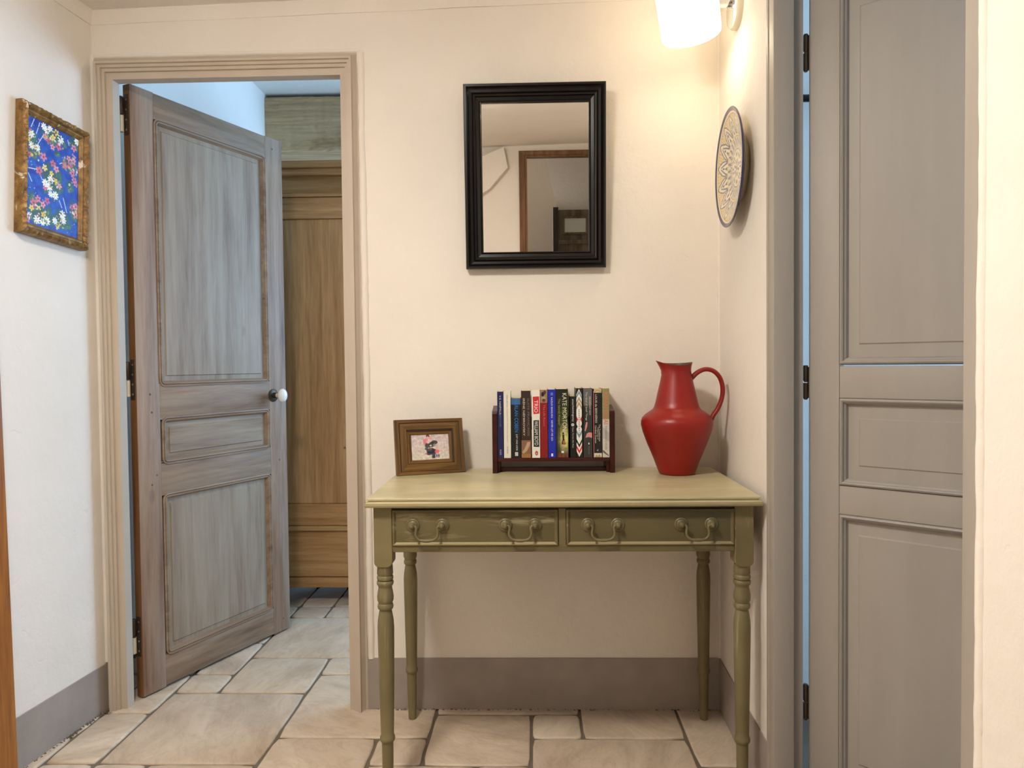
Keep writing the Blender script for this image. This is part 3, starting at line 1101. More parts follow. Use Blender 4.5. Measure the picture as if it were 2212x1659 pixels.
o = link('wall_landing_right', boxes('wall_landing_right', [(1.5, 1.6, -4.1, YW - 0.1, 0, 2.8)]), MT['wall'])
struct(o, 'other side wall of the landing, out of view', 'wall')
v = [(0.02, YW - 0.1, 2.55), (1.6, YW - 0.1, 2.35), (1.6, -4.0, 1.75), (0.30, -4.0, 1.95),
     (0.02, YW - 0.1, 2.65), (1.6, YW - 0.1, 2.65), (1.6, -4.0, 2.65), (0.30, -4.0, 2.65)]
o = link('ceiling_landing', mesh('ceiling_landing', v, [(0, 1, 2, 3), (4, 5, 6, 7), (0, 1, 5, 4), (1, 2, 6, 5), (2, 3, 7, 6), (3, 0, 4, 7)]), MT['ceiling'])
struct(o, 'sloping landing ceiling seen in the mirror', 'ceiling')
o = link('ceiling_landing_flat', boxes('ceiling_landing_flat', [(-1.9, 1.6, -4.1, YW, 2.66, 2.76)]), MT['wall'])
struct(o, 'flat landing ceiling, mostly out of view', 'ceiling')
window('landing_fill_window', (-1.0, -3.99, 1.0), 0, 1.0, 1.2, 'added window frame beside the landing fill light, out of view')  # frame added on the solid wall to go with the landing fill
# plank door with small pane standing on the landing
dk = empty('door_3', (0.90, -2.62, 0.0), (0, 0, R(180)))
struct(dk, 'grey-brown wooden door with a small framed picture, seen in the mirror', 'door')
box('door_post', (0.64, 0.69, -0.02, 0.03, 0.002, 1.885), MT['dark_line'], dk, 0.003)
box('door_board', (0.42, 0.638, 0.0, 0.03, 0.004, 1.86), MT['grey_wood'], dk, 0.003)
box('door_board', (0.20, 0.418, 0.0, 0.03, 0.004, 1.86), MT['grey_wood'], dk, 0.003)
box('door_board', (-0.02, 0.198, 0.0, 0.03, 0.004, 1.86), MT['grey_wood'], dk, 0.003)
box('crossbar', (-0.02, 0.638, -0.02, 0.0, 1.54, 1.58), MT['grey_wood'], dk, 0.003)
sd = frame_sides((0.36, 0.60, 1.63, 1.80), (0.38, 0.58, 1.65, 1.78), [(0, 0.0), (0, 0.02), (1, 0.015), (1, 0)])
for s in 'LTRB':
    link('pane_frame', mesh('pane_frame', *sd[s]), MT['grey_wood'], dk)
box('pane', (0.38, 0.58, -0.008, -0.001, 1.65, 1.78), plain('pale_print', rgb(214, 214, 200), 0.4), dk)

# unseen fill light added to brighten the hall, shaped as a ceiling lamp
hl = empty('hall_fill_lamp', (-0.60, 0.78, CZ(-0.60)))
tag(hl, 'added fill light shaped as a round glass ceiling lamp, out of view', 'lamp')
v, f = lathe([(0.16, -0.03), (0.165, -0.02), (0.165, 0.0)], 32)
link('fill_lamp_base', mesh('fill_lamp_base', v, f, 40), MT['chrome'], hl)
v, f = lathe([(0.02, -0.085), (0.08, -0.078), (0.13, -0.058), (0.155, -0.031)], 32)
link('fill_lamp_glass', mesh('fill_lamp_glass', v, f, 60), MT['hall_fill'], hl)

# ------------------------------------------------------------------ wall sconce
sc = empty('wall_lamp', (0.571, 2.055, 2.045))
tag(sc, 'lit wall lamp with white glass shade and chrome arm', 'lamp')
M_x = Matrix.Rotation(R(-90), 4, 'Y')           # lathe axis to -x
v, f = lathe([(0.056, -0.004), (0.056, 0.014), (0.053, 0.018)], 40)
link('backplate', mesh('backplate', xform(v, M_x), f, 40), MT['cream_metal'], sc)
v, f = lathe([(0.052, 0.0181), (0.052, 0.021), (0.050, 0.022)], 40)
link('plate_cover', mesh('plate_cover', xform(v, M_x), f, 40), MT['chrome'], sc)
v, f = lathe([(0.016, 0.022), (0.016, 0.034), (0.0135, 0.035), (0.0135, 0.038), (0.016, 0.039), (0.016, 0.058), (0.019, 0.060), (0.019, 0.064)], 28)
link('arm', mesh('arm', xform(v, M_x @ Matrix.Translation((0.014, 0, 0))), f, 40), MT['chrome'], sc)
MS = Matrix.Translation((-0.140, 0, 0.02)) @ Matrix.Rotation(R(-7), 4, 'Y')
v, f = lathe([(0.0785, -0.092), (0.0800, -0.085), (0.0825, 0.0), (0.0850, 0.085), (0.083, 0.092), (0.078, 0.095)], 48, False)
n = 48
link('shade', mesh('shade', xform(v, MS), f, 60), MT['opal'], sc)
v, f = lathe([(0.0785, -0.0918), (0.070, -0.0935), (0.03, -0.094), (0.002, -0.0942)], 48)
link('shade_bottom', mesh('shade_bottom', xform(v, MS), f, 60), MT['opal_bottom'], sc)
v, f = lathe([(0.078, 0.094), (0.03, 0.094)], 48)
link('shade_top', mesh('shade_top', xform(v, MS), f, 60), MT['opal'], sc)

# ------------------------------------------------------------------ painted plate on the right wall
pl = empty('painted_plate', (RX(2.02) - 0.002, 2.022, 1.605), (0, 0, R(-91.75)))
tag(pl, 'blue and yellow patterned ceramic plate hanging on the right wall', 'plate')
PR = 0.155
NA, NR = 360, 110


def plate_depth(r):              # towards viewer
    s = r / PR
    if s < 0.42:
        return 0.012
    t = (s - 0.42) / 0.58
    return 0.012 + 0.024 * t ** 1.15


def plate_col(s, a):
    cream = np.array([lin(x) for x in (228, 216, 186)])
    blue = np.array([lin(x) for x in (104, 110, 142)])
    navy = np.array([lin(x) for x in (22, 28, 88)])
    yel = np.array([lin(x) for x in (228, 204, 150)])
    grey = np.array([lin(x) for x in (150, 142, 134)])
    if s > 0.94:
        return navy
    if s > 0.92:
        return cream
    if s > 0.905:
        return yel
    if s > 0.895:
        return blue
    if s > 0.57:
        k = 14
        ph = (a * k / (2 * math.pi)) % 1.0 - 0.5
        u = (s - 0.57) / 0.325
        # pointed arches
        arch = 0.46 * (1 - u ** 2.2)
        if abs(abs(ph) - arch) < 0.035:
            return blue
        if abs(ph) < arch:
            q = abs(ph) / max(arch, 1e-3)
            if 0.30 < u < 0.52 and abs(ph) < 0.07 * math.sin((u - 0.30) / 0.22 * math.pi):
                return blue
            leaf = math.sin(q * 9.0 + u * 9.0)
            if leaf > 0.45 and u < 0.72:
                return blue
            return cream
        if math.sin(u * 60) * math.sin(ph * 60) > 0.55:
            return blue
        return yel
    if s > 0.545:
        return yel
    if s > 0.53:
        return blue
    if s > 0.34:
        k = 26
        ph = (a * k / (2 * math.pi)) % 1.0 - 0.5
        u = (s - 0.34) / 0.19
        if abs(abs(ph) - 0.42 * (1 - u ** 2)) < 0.06:
            return blue
        if abs(ph) < 0.12 * math.sin(u * math.pi):
            return blue
        return cream * 0.85 + grey * 0.15
    if s > 0.315:
        return yel if s > 0.33 else blue
    k = 8
    ph = (a * k / (2 * math.pi)) % 1.0 - 0.5
    u = s / 0.315
    if 0.15 < u < 0.55 and abs(ph) < 0.30 * math.sin((u - 0.15) / 0.4 * math.pi):
        return blue
    if 0.60 < u < 0.92 and abs(abs(ph) - 0.33) < 0.13 * math.sin((u - 0.60) / 0.32 * math.pi):
        return blue
    if u < 0.12:
        return blue
    return cream


v, f, cols = [], [], []
for k in range(NR + 1):
    s = k / NR
    for i in range(NA):
        a = 2 * math.pi * i / NA
        r = max(0.0004, s * PR)
        v.append((r * math.cos(a), -plate_depth(r), r * math.sin(a)))
        cols.append(plate_col(s, a))
# rolled rim and back
for (r, d) in ((PR + 0.002, 0.0345), (PR + 0.001, 0.032), (PR * 0.97, 0.029), (PR * 0.62, 0.010), (PR * 0.58, 0.002), (PR * 0.5, 0.002), (0.0005, 0.004)):
    for i in range(NA):
        a = 2 * math.pi * i / NA
        v.append((r * math.cos(a), -d, r * math.sin(a)))
        cols.append([lin(x) for x in ((22, 28, 88) if r > PR * 0.96 else (214, 200, 168))])
rows_ = len(v) // NA
for k in range(rows_ - 1):
    for i in range(NA):
        j = (i + 1) % NA
        f.append((k * NA + i, k * NA + j, (k + 1) * NA + j, (k + 1) * NA + i))
me = mesh('plate_body', v, f, 60)
at = me.color_attributes.new('Col', 'FLOAT_COLOR', 'POINT')
ca = np.ones((len(v), 4), np.float32)
ca[:, :3] = np.array(cols)
at.data.foreach_set('color', ca.ravel())
link('plate_body', me, vcol('painted_glaze', 0.22, 0.5, 0.3), pl)

# ------------------------------------------------------------------ flower painting on the left wall
pt = empty('flower_painting', (LX(2.10), 2.106, 1.628), (0, R(-3.2), R(84.86)))
pt.rotation_mode = 'XYZ'
pt.matrix_world = Matrix.Translation((LX(2.10) + 0.002, 2.106, 1.628)) @ Matrix.Rotation(R(84.86), 4, 'Z') @ Matrix.Rotation(R(3.2), 4, 'Y')
tag(pt, 'small blue flower painting in a worn carved gilt frame', 'painting')
PW, PH = 0.258, 0.362
CW, CH = 0.200, 0.296
pr = [(0.0, 0.0), (0.0, 0.018), (0.10, 0.026), (0.28, 0.031), (0.46, 0.027), (0.56, 0.020), (0.62, 0.021), (0.72, 0.021), (0.80, 0.0175), (0.96, 0.014), (1.0, 0.010), (1.0, 0.0)]
O_ = (-PW / 2, PW / 2, -PH / 2, PH / 2)
I_ = (-CW / 2, CW / 2, -CH / 2, CH / 2)


def carved(side):
    c = {'BL': 0, 'TL': 1, 'TR': 2, 'BR': 3}
    def co(r):
        return [(r[0], r[2]), (r[0], r[3]), (r[1], r[3]), (r[1], r[2])]
    a, b2 = {'L': (0, 1), 'T': (1, 2), 'R': (2, 3), 'B': (3, 0)}[side]
    Oc, Ic = co(O_), co(I_)
    n = 70
    vv, ff = [], []
    m_ = len(pr)
    for i in range(n + 1):
        s = i / n
        for t, d in pr:
            ox = Oc[a][0] + (Oc[b2][0] - Oc[a][0]) * s
            oz = Oc[a][1] + (Oc[b2][1] - Oc[a][1]) * s
            ix = Ic[a][0] + (Ic[b2][0] - Ic[a][0]) * s
            iz = Ic[a][1] + (Ic[b2][1] - Ic[a][1]) * s
            x, z = ox + (ix - ox) * t, oz + (iz - oz) * t
            if 0.05 < t < 0.52:
                L_ = s * (PH if side in 'LR' else PW)
                orn = 0.0032 * math.sin(L_ * 330 + t * 7) * math.sin(t * 12) + 0.004 * mnoise.noise(Vector((x * 95, t * 5, z * 95)))
                d = d + orn
            if t == 0.0 and d > 0.001 and side in 'RT':
                wv = 0.0028 * math.sin(s * 60) + 0.003 * mnoise.noise(Vector((x * 60, 1, z * 60)))
                if side == 'R':
                    x += wv
                else:
                    z += wv * 0.6
            vv.append((x, -d, z))
    for i in range(n):
        for k in range(m_ - 1):
            ff.append((i * m_ + k, i * m_ + k + 1, (i + 1) * m_ + k + 1, (i + 1) * m_ + k))
        ff.append((i * m_ + m_ - 1, i * m_, (i + 1) * m_, (i + 1) * m_ + m_ - 1))
    return mesh('frame_side', vv, ff, 45)


for s in 'LTRB':
    link('frame_side', carved(s), MT['gilt'], pt)

# the painted canvas
nx, nz = 150, 220
U, V = np.meshgrid(np.linspace(0, 1, nx), np.linspace(0, 1, nz))


def from_crop(x, y):
    u = (x - 200) / 390.0
    top = 355 + 170 * u
    bot = 1175 + 95 * u
    return u, 1 - (y - top) / (bot - top)


asp = CH / CW
img = np.zeros((nz, nx, 3))
nzf = np.array([[mnoise.fractal(Vector((u * 9, v_ * 13, 0)), 1.0, 2.0, 4) for u in np.linspace(0, 1, nx)] for v_ in np.linspace(0, 1, nz)])
k = np.clip(nzf * 0.8 + 0.5, 0, 1)[..., None]
img[:] = lin_arr((16, 46, 158)) * (1 - k) + lin_arr((36, 92, 190)) * k
dk_ = (np.clip(V - 0.86, 0, 1) * 7).clip(0, 1)[..., None]
img = img * (1 - 0.5 * dk_) + lin_arr((12, 20, 120)) * 0.5 * dk_


def blob(u, v_, ru, rv, col, amt=1.0, rough=0.0, seed=0):
    d = ((U - u) / ru) ** 2 + ((V - v_) / rv) ** 2
    if rough:
        d = d + rough * (nzf * 1.6 + rng.normal(0, 0.35, U.shape))
    m_ = (d < 1)[..., None] * amt
    img[:] = img * (1 - m_) + lin_arr(col) * m_


def stroke(p, q, wd, col):
    (u0, v0), (u1, v1) = p, q
    du, dv = u1 - u0, (v1 - v0) * asp
    L2 = du * du + dv * dv
    t = np.clip(((U - u0) * du + (V - v0) * asp * dv) / L2, 0, 1)
    d = np.hypot(U - u0 - t * du, (V - v0) * asp - t * dv)
    m_ = (d < wd)[..., None]
    img[:] = np.where(m_, lin_arr(col), img)


def daisy(u, v_, r, col, cen, n=8, a0=0.0):
    du, dv = U - u, (V - v_) * asp
    rr = np.hypot(du, dv)
    a = np.arctan2(dv, du) + a0
    m_ = rr < r * (0.45 + 0.55 * np.abs(np.cos(a * n / 2)))
    img[m_] = lin_arr(col)
    img[rr < r * 0.24] = lin_arr(cen)


for (x, y, ru, rv) in ((390, 520, .24, .07), (250, 620, .14, .09), (390, 850, .20, .16), (300, 1090, .27, .11), (455, 1140, .24, .10), (520, 720, .17, .08), (232, 520, .10, .07), (560, 1060, .12, .10), (235, 970, .06, .05), (520, 880, .09, .05), (560, 560, .12, .06), (420, 640, .06, .03)):
    u, v_ = from_crop(x, y)
    blob(u, v_, ru, rv, (52, 96, 88), 0.75, 0.55)
    blob(u + .01, v_ - .01, ru * .75, rv * .75, (96, 132, 84), 0.6, 0.9)
    blob(u - .02, v_ + .012, ru * .6, rv * .6, (28, 70, 70), 0.6, 1.2)
for a_, b_ in (((250, 390), (230, 450)), ((290, 415), (258, 525)), ((320, 500), (280, 572)), ((205, 760), (280, 768)), ((280, 768), (312, 840)), ((215, 800), (240, 862)), ((440, 990), (462, 1045)), ((470, 970), (500, 1078)), ((440, 712), (470, 700)), ((500, 530), (510, 570)), ((545, 640), (565, 660))):
    stroke(from_crop(*a_), from_crop(*b_), 0.006, (206, 214, 236))
for (x, y) in ((330, 515), (355, 545), (385, 590), (430, 585), (220, 660), (320, 670), (390, 715), (415, 755), (290, 775), (440, 880), (335, 900), (510, 670), (520, 720), (480, 725), (545, 690), (540, 780), (570, 860), (285, 990), (320, 1030), (255, 1020), (350, 1000), (540, 1035), (570, 1030), (570, 1090), (215, 1150), (550, 590), (555, 830)):
    u, v_ = from_crop(x, y)
    daisy(u, v_, random.uniform(.045, .065), random.choice([(214, 130, 156), (196, 104, 134), (226, 152, 168), (206, 112, 120)]), (150, 50, 80), 5, random.random() * 3)
for (x, y) in ((412, 480), (388, 520), (330, 750), (380, 790), (412, 845), (240, 1060), (290, 1060), (325, 1105), (430, 1185), (210, 540)):
    u, v_ = from_crop(x, y)
    daisy(u, v_, random.uniform(.04, .058), random.choice([(238, 206, 92), (232, 190, 70), (240, 216, 120)]), (210, 140, 60), 5, random.random() * 3)
for (x, y) in ((320, 440), (365, 455), (445, 530), (235, 590), (275, 605), (375, 835), (365, 890), (335, 865), (375, 945), (410, 955), (280, 1145), (320, 1160), (350, 1150), (465, 1095), (475, 1140), (410, 1145), (230, 500), (575, 540), (220, 1120), (340, 470)):
    u, v_ = from_crop(x, y)
    daisy(u, v_, random.uniform(.05, .068), (244, 244, 240), (236, 210, 120), 8, random.random() * 3)
CL = [from_crop(x, y) for x, y in ((390, 520), (250, 620), (390, 850), (300, 1090), (455, 1140), (520, 720), (232, 520), (560, 1060), (560, 850), (215, 1130))]
for _ in range(170):
    cu, cv = random.choice(CL)
    u, v_ = random.gauss(cu, .10), random.gauss(cv, .055)
    daisy(u, v_, random.uniform(.012, .026), random.choice([(236, 232, 226), (214, 140, 160), (190, 96, 128), (232, 200, 110), (120, 150, 100), (60, 100, 84), (84, 120, 96), (150, 170, 130)]), (120, 90, 90), 5, random.random() * 3)
for _ in range(70):
    u, v_ = random.random(), random.random()
    blob(u, v_, .006, .004, random.choice([(200, 210, 236), (150, 176, 230), (110, 150, 120)]))
color_grid('canvas', nx, nz, CW + 0.004, CH + 0.004, img, vcol('oil_paint', 0.45, 0.35), pt, -0.0115, -CW / 2 - 0.002, -CH / 2 - 0.002)
box('canvas_backing', (-CW / 2 - 0.002, CW / 2 + 0.002, -0.0108, -0.002, -CH / 2 - 0.002, CH / 2 + 0.002), MT['dark_line'], pt)

# ------------------------------------------------------------------ black framed mirror, tilted forward
mi = empty('wall_mirror')
mi.matrix_world = Matrix.Translation((0.0145, 2.266, 1.375)) @ Matrix.Rotation(R(4.0), 4, 'X')
tag(mi, 'rectangular mirror in a black moulded frame above the books', 'mirror')
O_ = (-0.2135, 0.2130, 0.0, 0.548)
I_ = (-0.1605, 0.1620, 0.051, 0.4935)
pr = [(0.0, -0.030), (0.0, -0.004), (0.05, 0.0), (0.16, 0.0), (0.20, -0.004), (0.30, -0.009), (0.44, -0.010), (0.52, -0.006), (0.58, -0.004), (0.66, -0.006), (0.70, -0.012), (0.88, -0.014), (0.93, -0.011), (1.0, -0.014), (1.0, -0.030)]
sd = frame_sides(O_, I_, pr)
for s in 'LTRB':
    link('frame_side', mesh('frame_side', *sd[s], 20), MT['black'], mi)
link('mirror_glass', boxes('mirror_glass', [(I_[0] - 0.004, I_[1] + 0.004, 0.020, 0.024, I_[2] - 0.004, I_[3] + 0.004)]), MT['mirror'], mi)
link('backing_board', boxes('backing_board', [(O_[0] + 0.01, O_[1] - 0.01, 0.0245, 0.029, O_[2] + 0.01, O_[3] - 0.01)]), MT['dark_line'], mi)

# ------------------------------------------------------------------ console table
tb = empty('console_table', (0, 0, 0))
tag(tb, 'sage green distressed console table with two drawers and turned legs', 'table')
TX0, TX1, TY0, TY1, TZ = -0.411, 0.550, 1.777, 2.292, 0.761
# table top with stepped edge
b = bmesh.new()
steps = [(0.0, 0.000), (0.0, -0.005), (0.004, -0.0065), (0.004, -0.009), (-0.003, -0.0125), (-0.0045, -0.018), (-0.003, -0.0225), (0.004, -0.0235)]
loops = []
for ins, dz in [(0.0055, 0.0)] + [(i_ + 0.0045, d_ - 0.0012) if k_ == 0 else (i_ + 0.0045, d_) for k_, (i_, d_) in enumerate(steps)]:
    x0, x1, y0, y1 = TX0 + ins, TX1 - ins, TY0 + ins, TY1 - ins * 0.2
    loops.append([b.verts.new((x, y, TZ + dz)) for x, y in ((x0, y0), (x1, y0), (x1, y1), (x0, y1))])
fi = b.faces.new(loops[0])
for k, (la, lb) in enumerate(zip(loops, loops[1:])):
    for i in range(4):
        j = (i + 1) % 4
        fc = b.faces.new((la[i], la[j], lb[j], lb[i]))
        fc.material_index = 1 if k >= 5 else 0
b.faces.new(loops[-1])
bmesh.ops.recalc_face_normals(b, faces=b.faces)
me = bpy.data.meshes.new('tabletop')
b.to_mesh(me)
b.free()
link('tabletop', me, [MT['olive_lit_top'], MT['olive_worn']], tb)
LEG = [(.0190, .588), (.0200, .566), (.0178, .5628), (.0200, .560), (.0206, .556), (.0197, .552), (.0165, .5505), (.0200, .548), (.0212, .544), (.0202, .539), (.0170, .535), (.0168, .531), (.0190, .520), (.0205, .509), (.0200, .500), (.0168, .4925), (.0187, .490), (.0198, .4845), (.0187, .479), (.0150, .4755), (.0165, .468), (.0195, .450), (.0206, .432), (.0204, .41), (.0188, .30), (.0166, .18), (.0160, .160), (.0183, .156), (.0190, .151), (.0183, .146), (.0145, .142), (.0142, .10), (.0124, .02), (.0115, 0.001)]
lv, lf_ = lathe(LEG[::-1], 28)
leg_me = mesh('leg', lv, lf_, 40)


def block_mesh(depth=0.045):
    """square leg block with rounded lower end"""
    hw = 0.0225
    pts = [(-hw, 0.738), (-hw, 0.600)]
    for k in range(1, 8):
        a = math.pi + math.pi / 2 * k / 8
        pts.append((-hw + 0.016 + 0.016 * math.cos(a), 0.600 - 0.001 + 0.013 * math.sin(a)))
    pts += [(-hw + 0.016, 0.586), (hw - 0.016, 0.586)]
    for k in range(1, 8):
        a = 1.5 * math.pi + math.pi / 2 * k / 8
        pts.append((hw - 0.016 + 0.016 * math.cos(a), 0.600 - 0.001 + 0.013 * math.sin(a)))
    pts += [(hw, 0.600), (hw, 0.738)]
    n = len(pts)
    cz_ = 0.66
    ins = [(x * (1 - 0.0013 / hw), z if z > 0.73 else z + 0.0013 * min(1.0, max(0.0, (0.602 - z) / 0.01))) for x, z in pts]
    v_ = [(x, -depth / 2, z) for x, z in ins] + [(x, -depth / 2 + 0.0013, z) for x, z in pts] + [(x, depth / 2, z) for x, z in pts]
    f_ = [tuple(range(n)), tuple(range(2 * n, 3 * n))[::-1]]
    f_ += [(i, (i + 1) % n, n + (i + 1) % n, n + i) for i in range(n)]
    f_ += [(n + i, n + (i + 1) % n, 2 * n + (i + 1) % n, 2 * n + i) for i in range(n)]
    me_ = mesh('leg_block', v_, f_)
    me_.materials.append(MT['olive_v'])
    me_.materials.append(MT['olive_edge'])
    for i, p in enumerate(me_.polygons):
        p.material_index = 1 if 2 <= i < 2 + n else 0
    return me_


blk = block_mesh()
for (x, y) in ((-0.3715, 1.8225), (0.5105, 1.8225), (-0.378, 2.236), (0.5105, 2.236)):
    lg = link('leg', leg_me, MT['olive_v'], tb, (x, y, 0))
    bk = link('leg_block', blk, MT['olive_v'], lg)
# apron
box('top_rail', (-0.349, 0.488, 1.806, 1.826, 0.7295, 0.738), MT['olive_shaded_h'], tb, 0.001)
worn_box('bottom_rail', (-0.349, 0.488, 1.803, 1.826, 0.6235, 0.6395), MT['olive_shaded_h'], MT['olive_edge'], tb)
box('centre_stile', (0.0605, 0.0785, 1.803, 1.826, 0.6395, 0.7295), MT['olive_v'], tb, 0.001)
box('side_apron', (-0.394, -0.374, 1.845, 2.214, 0.6235, 0.738), MT['olive_shaded_h'], tb, 0.001)
box('side_apron', (0.513, 0.533, 1.845, 2.214, 0.6235, 0.738), MT['olive_shaded_h'], tb, 0.001)
box('back_apron', (-0.3555, 0.488, 2.225, 2.245, 0.6235, 0.738), MT['olive_shaded_h'], tb, 0.001)
box('dust_board', (-0.349, 0.488, 1.828, 2.222, 0.628, 0.634), MT['olive_shaded_h'], tb)
for x0, x1, hx in ((-0.3475, 0.0595, (-0.2605, -0.033)), (0.0795, 0.4870, (0.168, 0.3945))):
    z0, z1 = 0.6405, 0.7285
    dw = link('drawer', boxes('drawer', [(x0, x1, 0.0015, 0.018, z0, z1)], 0.001), MT['olive_shaded_h'], tb, (0, 1.801, 0))
    link('drawer_box', boxes('drawer_box', [(x0 + 0.012, x1 - 0.012, 0.0185, 0.36, z0 + 0.004, z1 - 0.012)]), MT['olive_shaded_h'], dw)
    sd = frame_sides((x0, x1, z0, z1), (x0 + 0.009, x1 - 0.009, z0 + 0.008, z1 - 0.008), [(0, -0.006), (0, 0.001), (0.25, 0.0030), (0.5, 0.0032), (0.72, 0.0010), (1.0, -0.0012), (1.0, -0.006)])
    for s in 'LTRB':
        link('cock_bead', mesh('cock_bead', *sd[s], 30), MT['olive_worn'] if s == 'B' else MT['olive_shaded_h'], dw)
    for hc in hx:
        for sgn in (-1, 1):
            v, f = lathe([(0.0165, -0.002), (0.0165, 0.0015), (0.0138, 0.0034), (0.0122, 0.0026), (0.0100, 0.0050), (0.0070, 0.0062), (0.0060, 0.0095), (0.0072, 0.0130), (0.0068, 0.0160), (0.0042, 0.0185), (0.0035, 0.0205), (0.0014, 0.0215)], 22)
            v = xform(v, Matrix.Translation((hc + sgn * 0.0365, 0, 0.691)) @ Matrix.Rotation(R(90), 4, 'X'))
            link('handle_rosette', mesh('handle_rosette', v, f, 35), MT['olive_plain'], dw)
        pts = [(-0.036, -0.0125, -0.001), (-0.0285, -0.014, 0.000), (-0.0255, -0.0155, -0.006), (-0.0272, -0.017, -0.016), (-0.0255, -0.018, -0.025), (-0.019, -0.0185, -0.0315), (-0.010, -0.019, -0.0340), (0, -0.019, -0.0345),
               (0.010, -0.019, -0.0340), (0.019, -0.0185, -0.0315), (0.0255, -0.018, -0.025), (0.0272, -0.017, -0.016), (0.0255, -0.0155, -0.006), (0.0285, -0.014, 0.000), (0.036, -0.0125, -0.001)]
        path = [p + Vector((hc, 0, 0.691)) for p in catmull(pts, 4)]
        N_ = len(path)
        rad = [0.0031 + 0.0013 * math.exp(-((i / (N_ - 1) - 0.5) / 0.09) ** 2) for i in range(N_)]
        v, f = tube(path, rad, 10)
        bl = link('handle_bail', mesh('handle_bail', v, f, 50), MT['olive_plain'], dw)
        bl['label'] = 'green painted swan-neck bail handle'

# ------------------------------------------------------------------ red jug
jug = empty('red_jug', (0.417, 2.156, TZ))
tag(jug, 'tall red earthenware jug with loop handle standing on the console table', 'jug')
JP = [(.046, .0), (.051, .002), (.0535, .008), (.066, .042), (.084, .085), (.0975, .122), (.1025, .143), (.1025, .152), (.099, .163), (.090, .173), (.077, .182), (.0685, .188), (.0645, .194), (.0605, .208), (.054, .237), (.0475, .265), (.0430, .287), (.0415, .298), (.0418, .306), (.0440, .316), (.0455, .320), (.0440, .3205), (.041, .314), (.039, .300), (.043, .270), (.055, .21), (.058, .19), (.04, .17)]
SEG = 64
v, f = [], []
for r, z in JP:
    for i in range(SEG):
        a = 2 * math.pi * i / SEG
        k = max(0.0, (z - 0.292) / 0.028)
        sp = math.exp(-((abs(a - math.pi)) / 0.50) ** 2)
        rr = r + 0.014 * k * sp
        zz = z + k * (0.005 * sp - (0.008 if a > math.pi else 0.003) * abs(math.sin(a)) ** 1.3 + 0.003)
        v.append((rr * math.cos(a), rr * math.sin(a), zz))
for k in range(len(JP) - 1):
    for i in range(SEG):
        j = (i + 1) % SEG
        f.append((k * SEG + i, k * SEG + j, (k + 1) * SEG + j, (k + 1) * SEG + i))
f.append(tuple(range(SEG))[::-1])
f.append(tuple(range((len(JP) - 1) * SEG, len(JP) * SEG)))
me = mesh('jug_body', v, f, 60)
me.materials.append(MT['red'])
me.materials.append(MT['jug_rim'])
for p in me.polygons:
    zc = p.center.z
    rc = math.hypot(p.center.x, p.center.y)
    if min(p.vertices) >= 20 * SEG:
        p.material_index = 1
link('jug_body', me, None, jug)
path = catmull([(0.036, 0, 0.268), (0.047, 0, 0.281), (0.062, 0, 0.294), (0.083, 0, 0.302), (0.106, 0, 0.297), (0.124, 0, 0.278), (0.1325, 0, 0.248), (0.1295, 0, 0.216), (0.118, 0, 0.188), (0.106, 0, 0.170), (0.097, 0, 0.150), (0.095, 0, 0.13)], 6)
rad = [0.0098 - 0.0012 * math.sin(math.pi * i / (len(path) - 1)) for i in range(len(path))]
rad[:4] = [0.011, 0.0105, 0.010, 0.0095]
v, f = tube(path, rad, 14, 0.75)
link('jug_handle', mesh('jug_handle', v, f, 60), MT['red'], jug)
for o in (jug,):
    o.rotation_euler = (0, 0, R(0))

# ------------------------------------------------------------------ photo frame
pf = empty('photo_frame')
wa = math.atan2(0.074, 0.196)
pf.matrix_world = Matrix.Translation((-0.396, 2.135, TZ + 0.0005)) @ Matrix.Rotation(wa, 4, 'Z') @ Matrix.Rotation(R(-12), 4, 'X')
tag(pf, 'small brown wooden photo frame with a family snapshot leaning on the console table', 'photo frame')
FW, FH = 0.2075, 0.165
Oa = (0.0, FW, 0.0, FH)
Ob = (0.014, FW - 0.0125, 0.0105, FH - 0.0105)
Oc = (0.036, FW - 0.033, 0.032, FH - 0.032)
Od = (0.049, FW - 0.0445, 0.044, FH - 0.046)
for (o1, o2, pr, nm) in ((Oa, Ob, [(0, -0.018), (0, -0.003), (0.15, 0.0), (0.88, 0.0), (1, -0.003), (1, -0.018)], 'frame_rim'),
                         (Ob, Oc, [(0, -0.018), (0, -0.0035), (0.04, -0.0022), (0.9, -0.0015), (1, -0.0035), (1, -0.018)], 'frame_face'),
                         (Oc, Od, [(0, -0.018), (0, -0.0075), (0.12, -0.0055), (0.85, -0.0075), (1, -0.010), (1, -0.018)], 'frame_slip')):
    sd = frame_sides(o1, o2, pr)
    for s in 'LTRB':
        link(nm, mesh(nm, *sd[s]), MT['frame_h'] if s in 'TB' else MT['frame_v'], pf)
for (o1, dpt, wdt) in ((Ob, 0.0016, 0.0016), (Oc, 0.0010, 0.0028)):
    i1 = (o1[0] + wdt, o1[1] - wdt, o1[2] + wdt, o1[3] - wdt)
    o0 = (o1[0] - 0.0004, o1[1] + 0.0004, o1[2] - 0.0004, o1[3] + 0.0004)
    sd = frame_sides(o0, i1, [(0, -0.012), (0, -dpt), (1, -dpt - 0.0004), (1, -0.012)])
    for s in ('TR' if wdt > 0.002 else 'LTR'):
        link('shadow_groove', mesh('shadow_groove', *sd[s]), MT['dark_line'], pf)
box('back_board', (0.004, FW - 0.004, 0.0165, 0.020, 0.004, FH - 0.004), MT['dark_line'], pf)
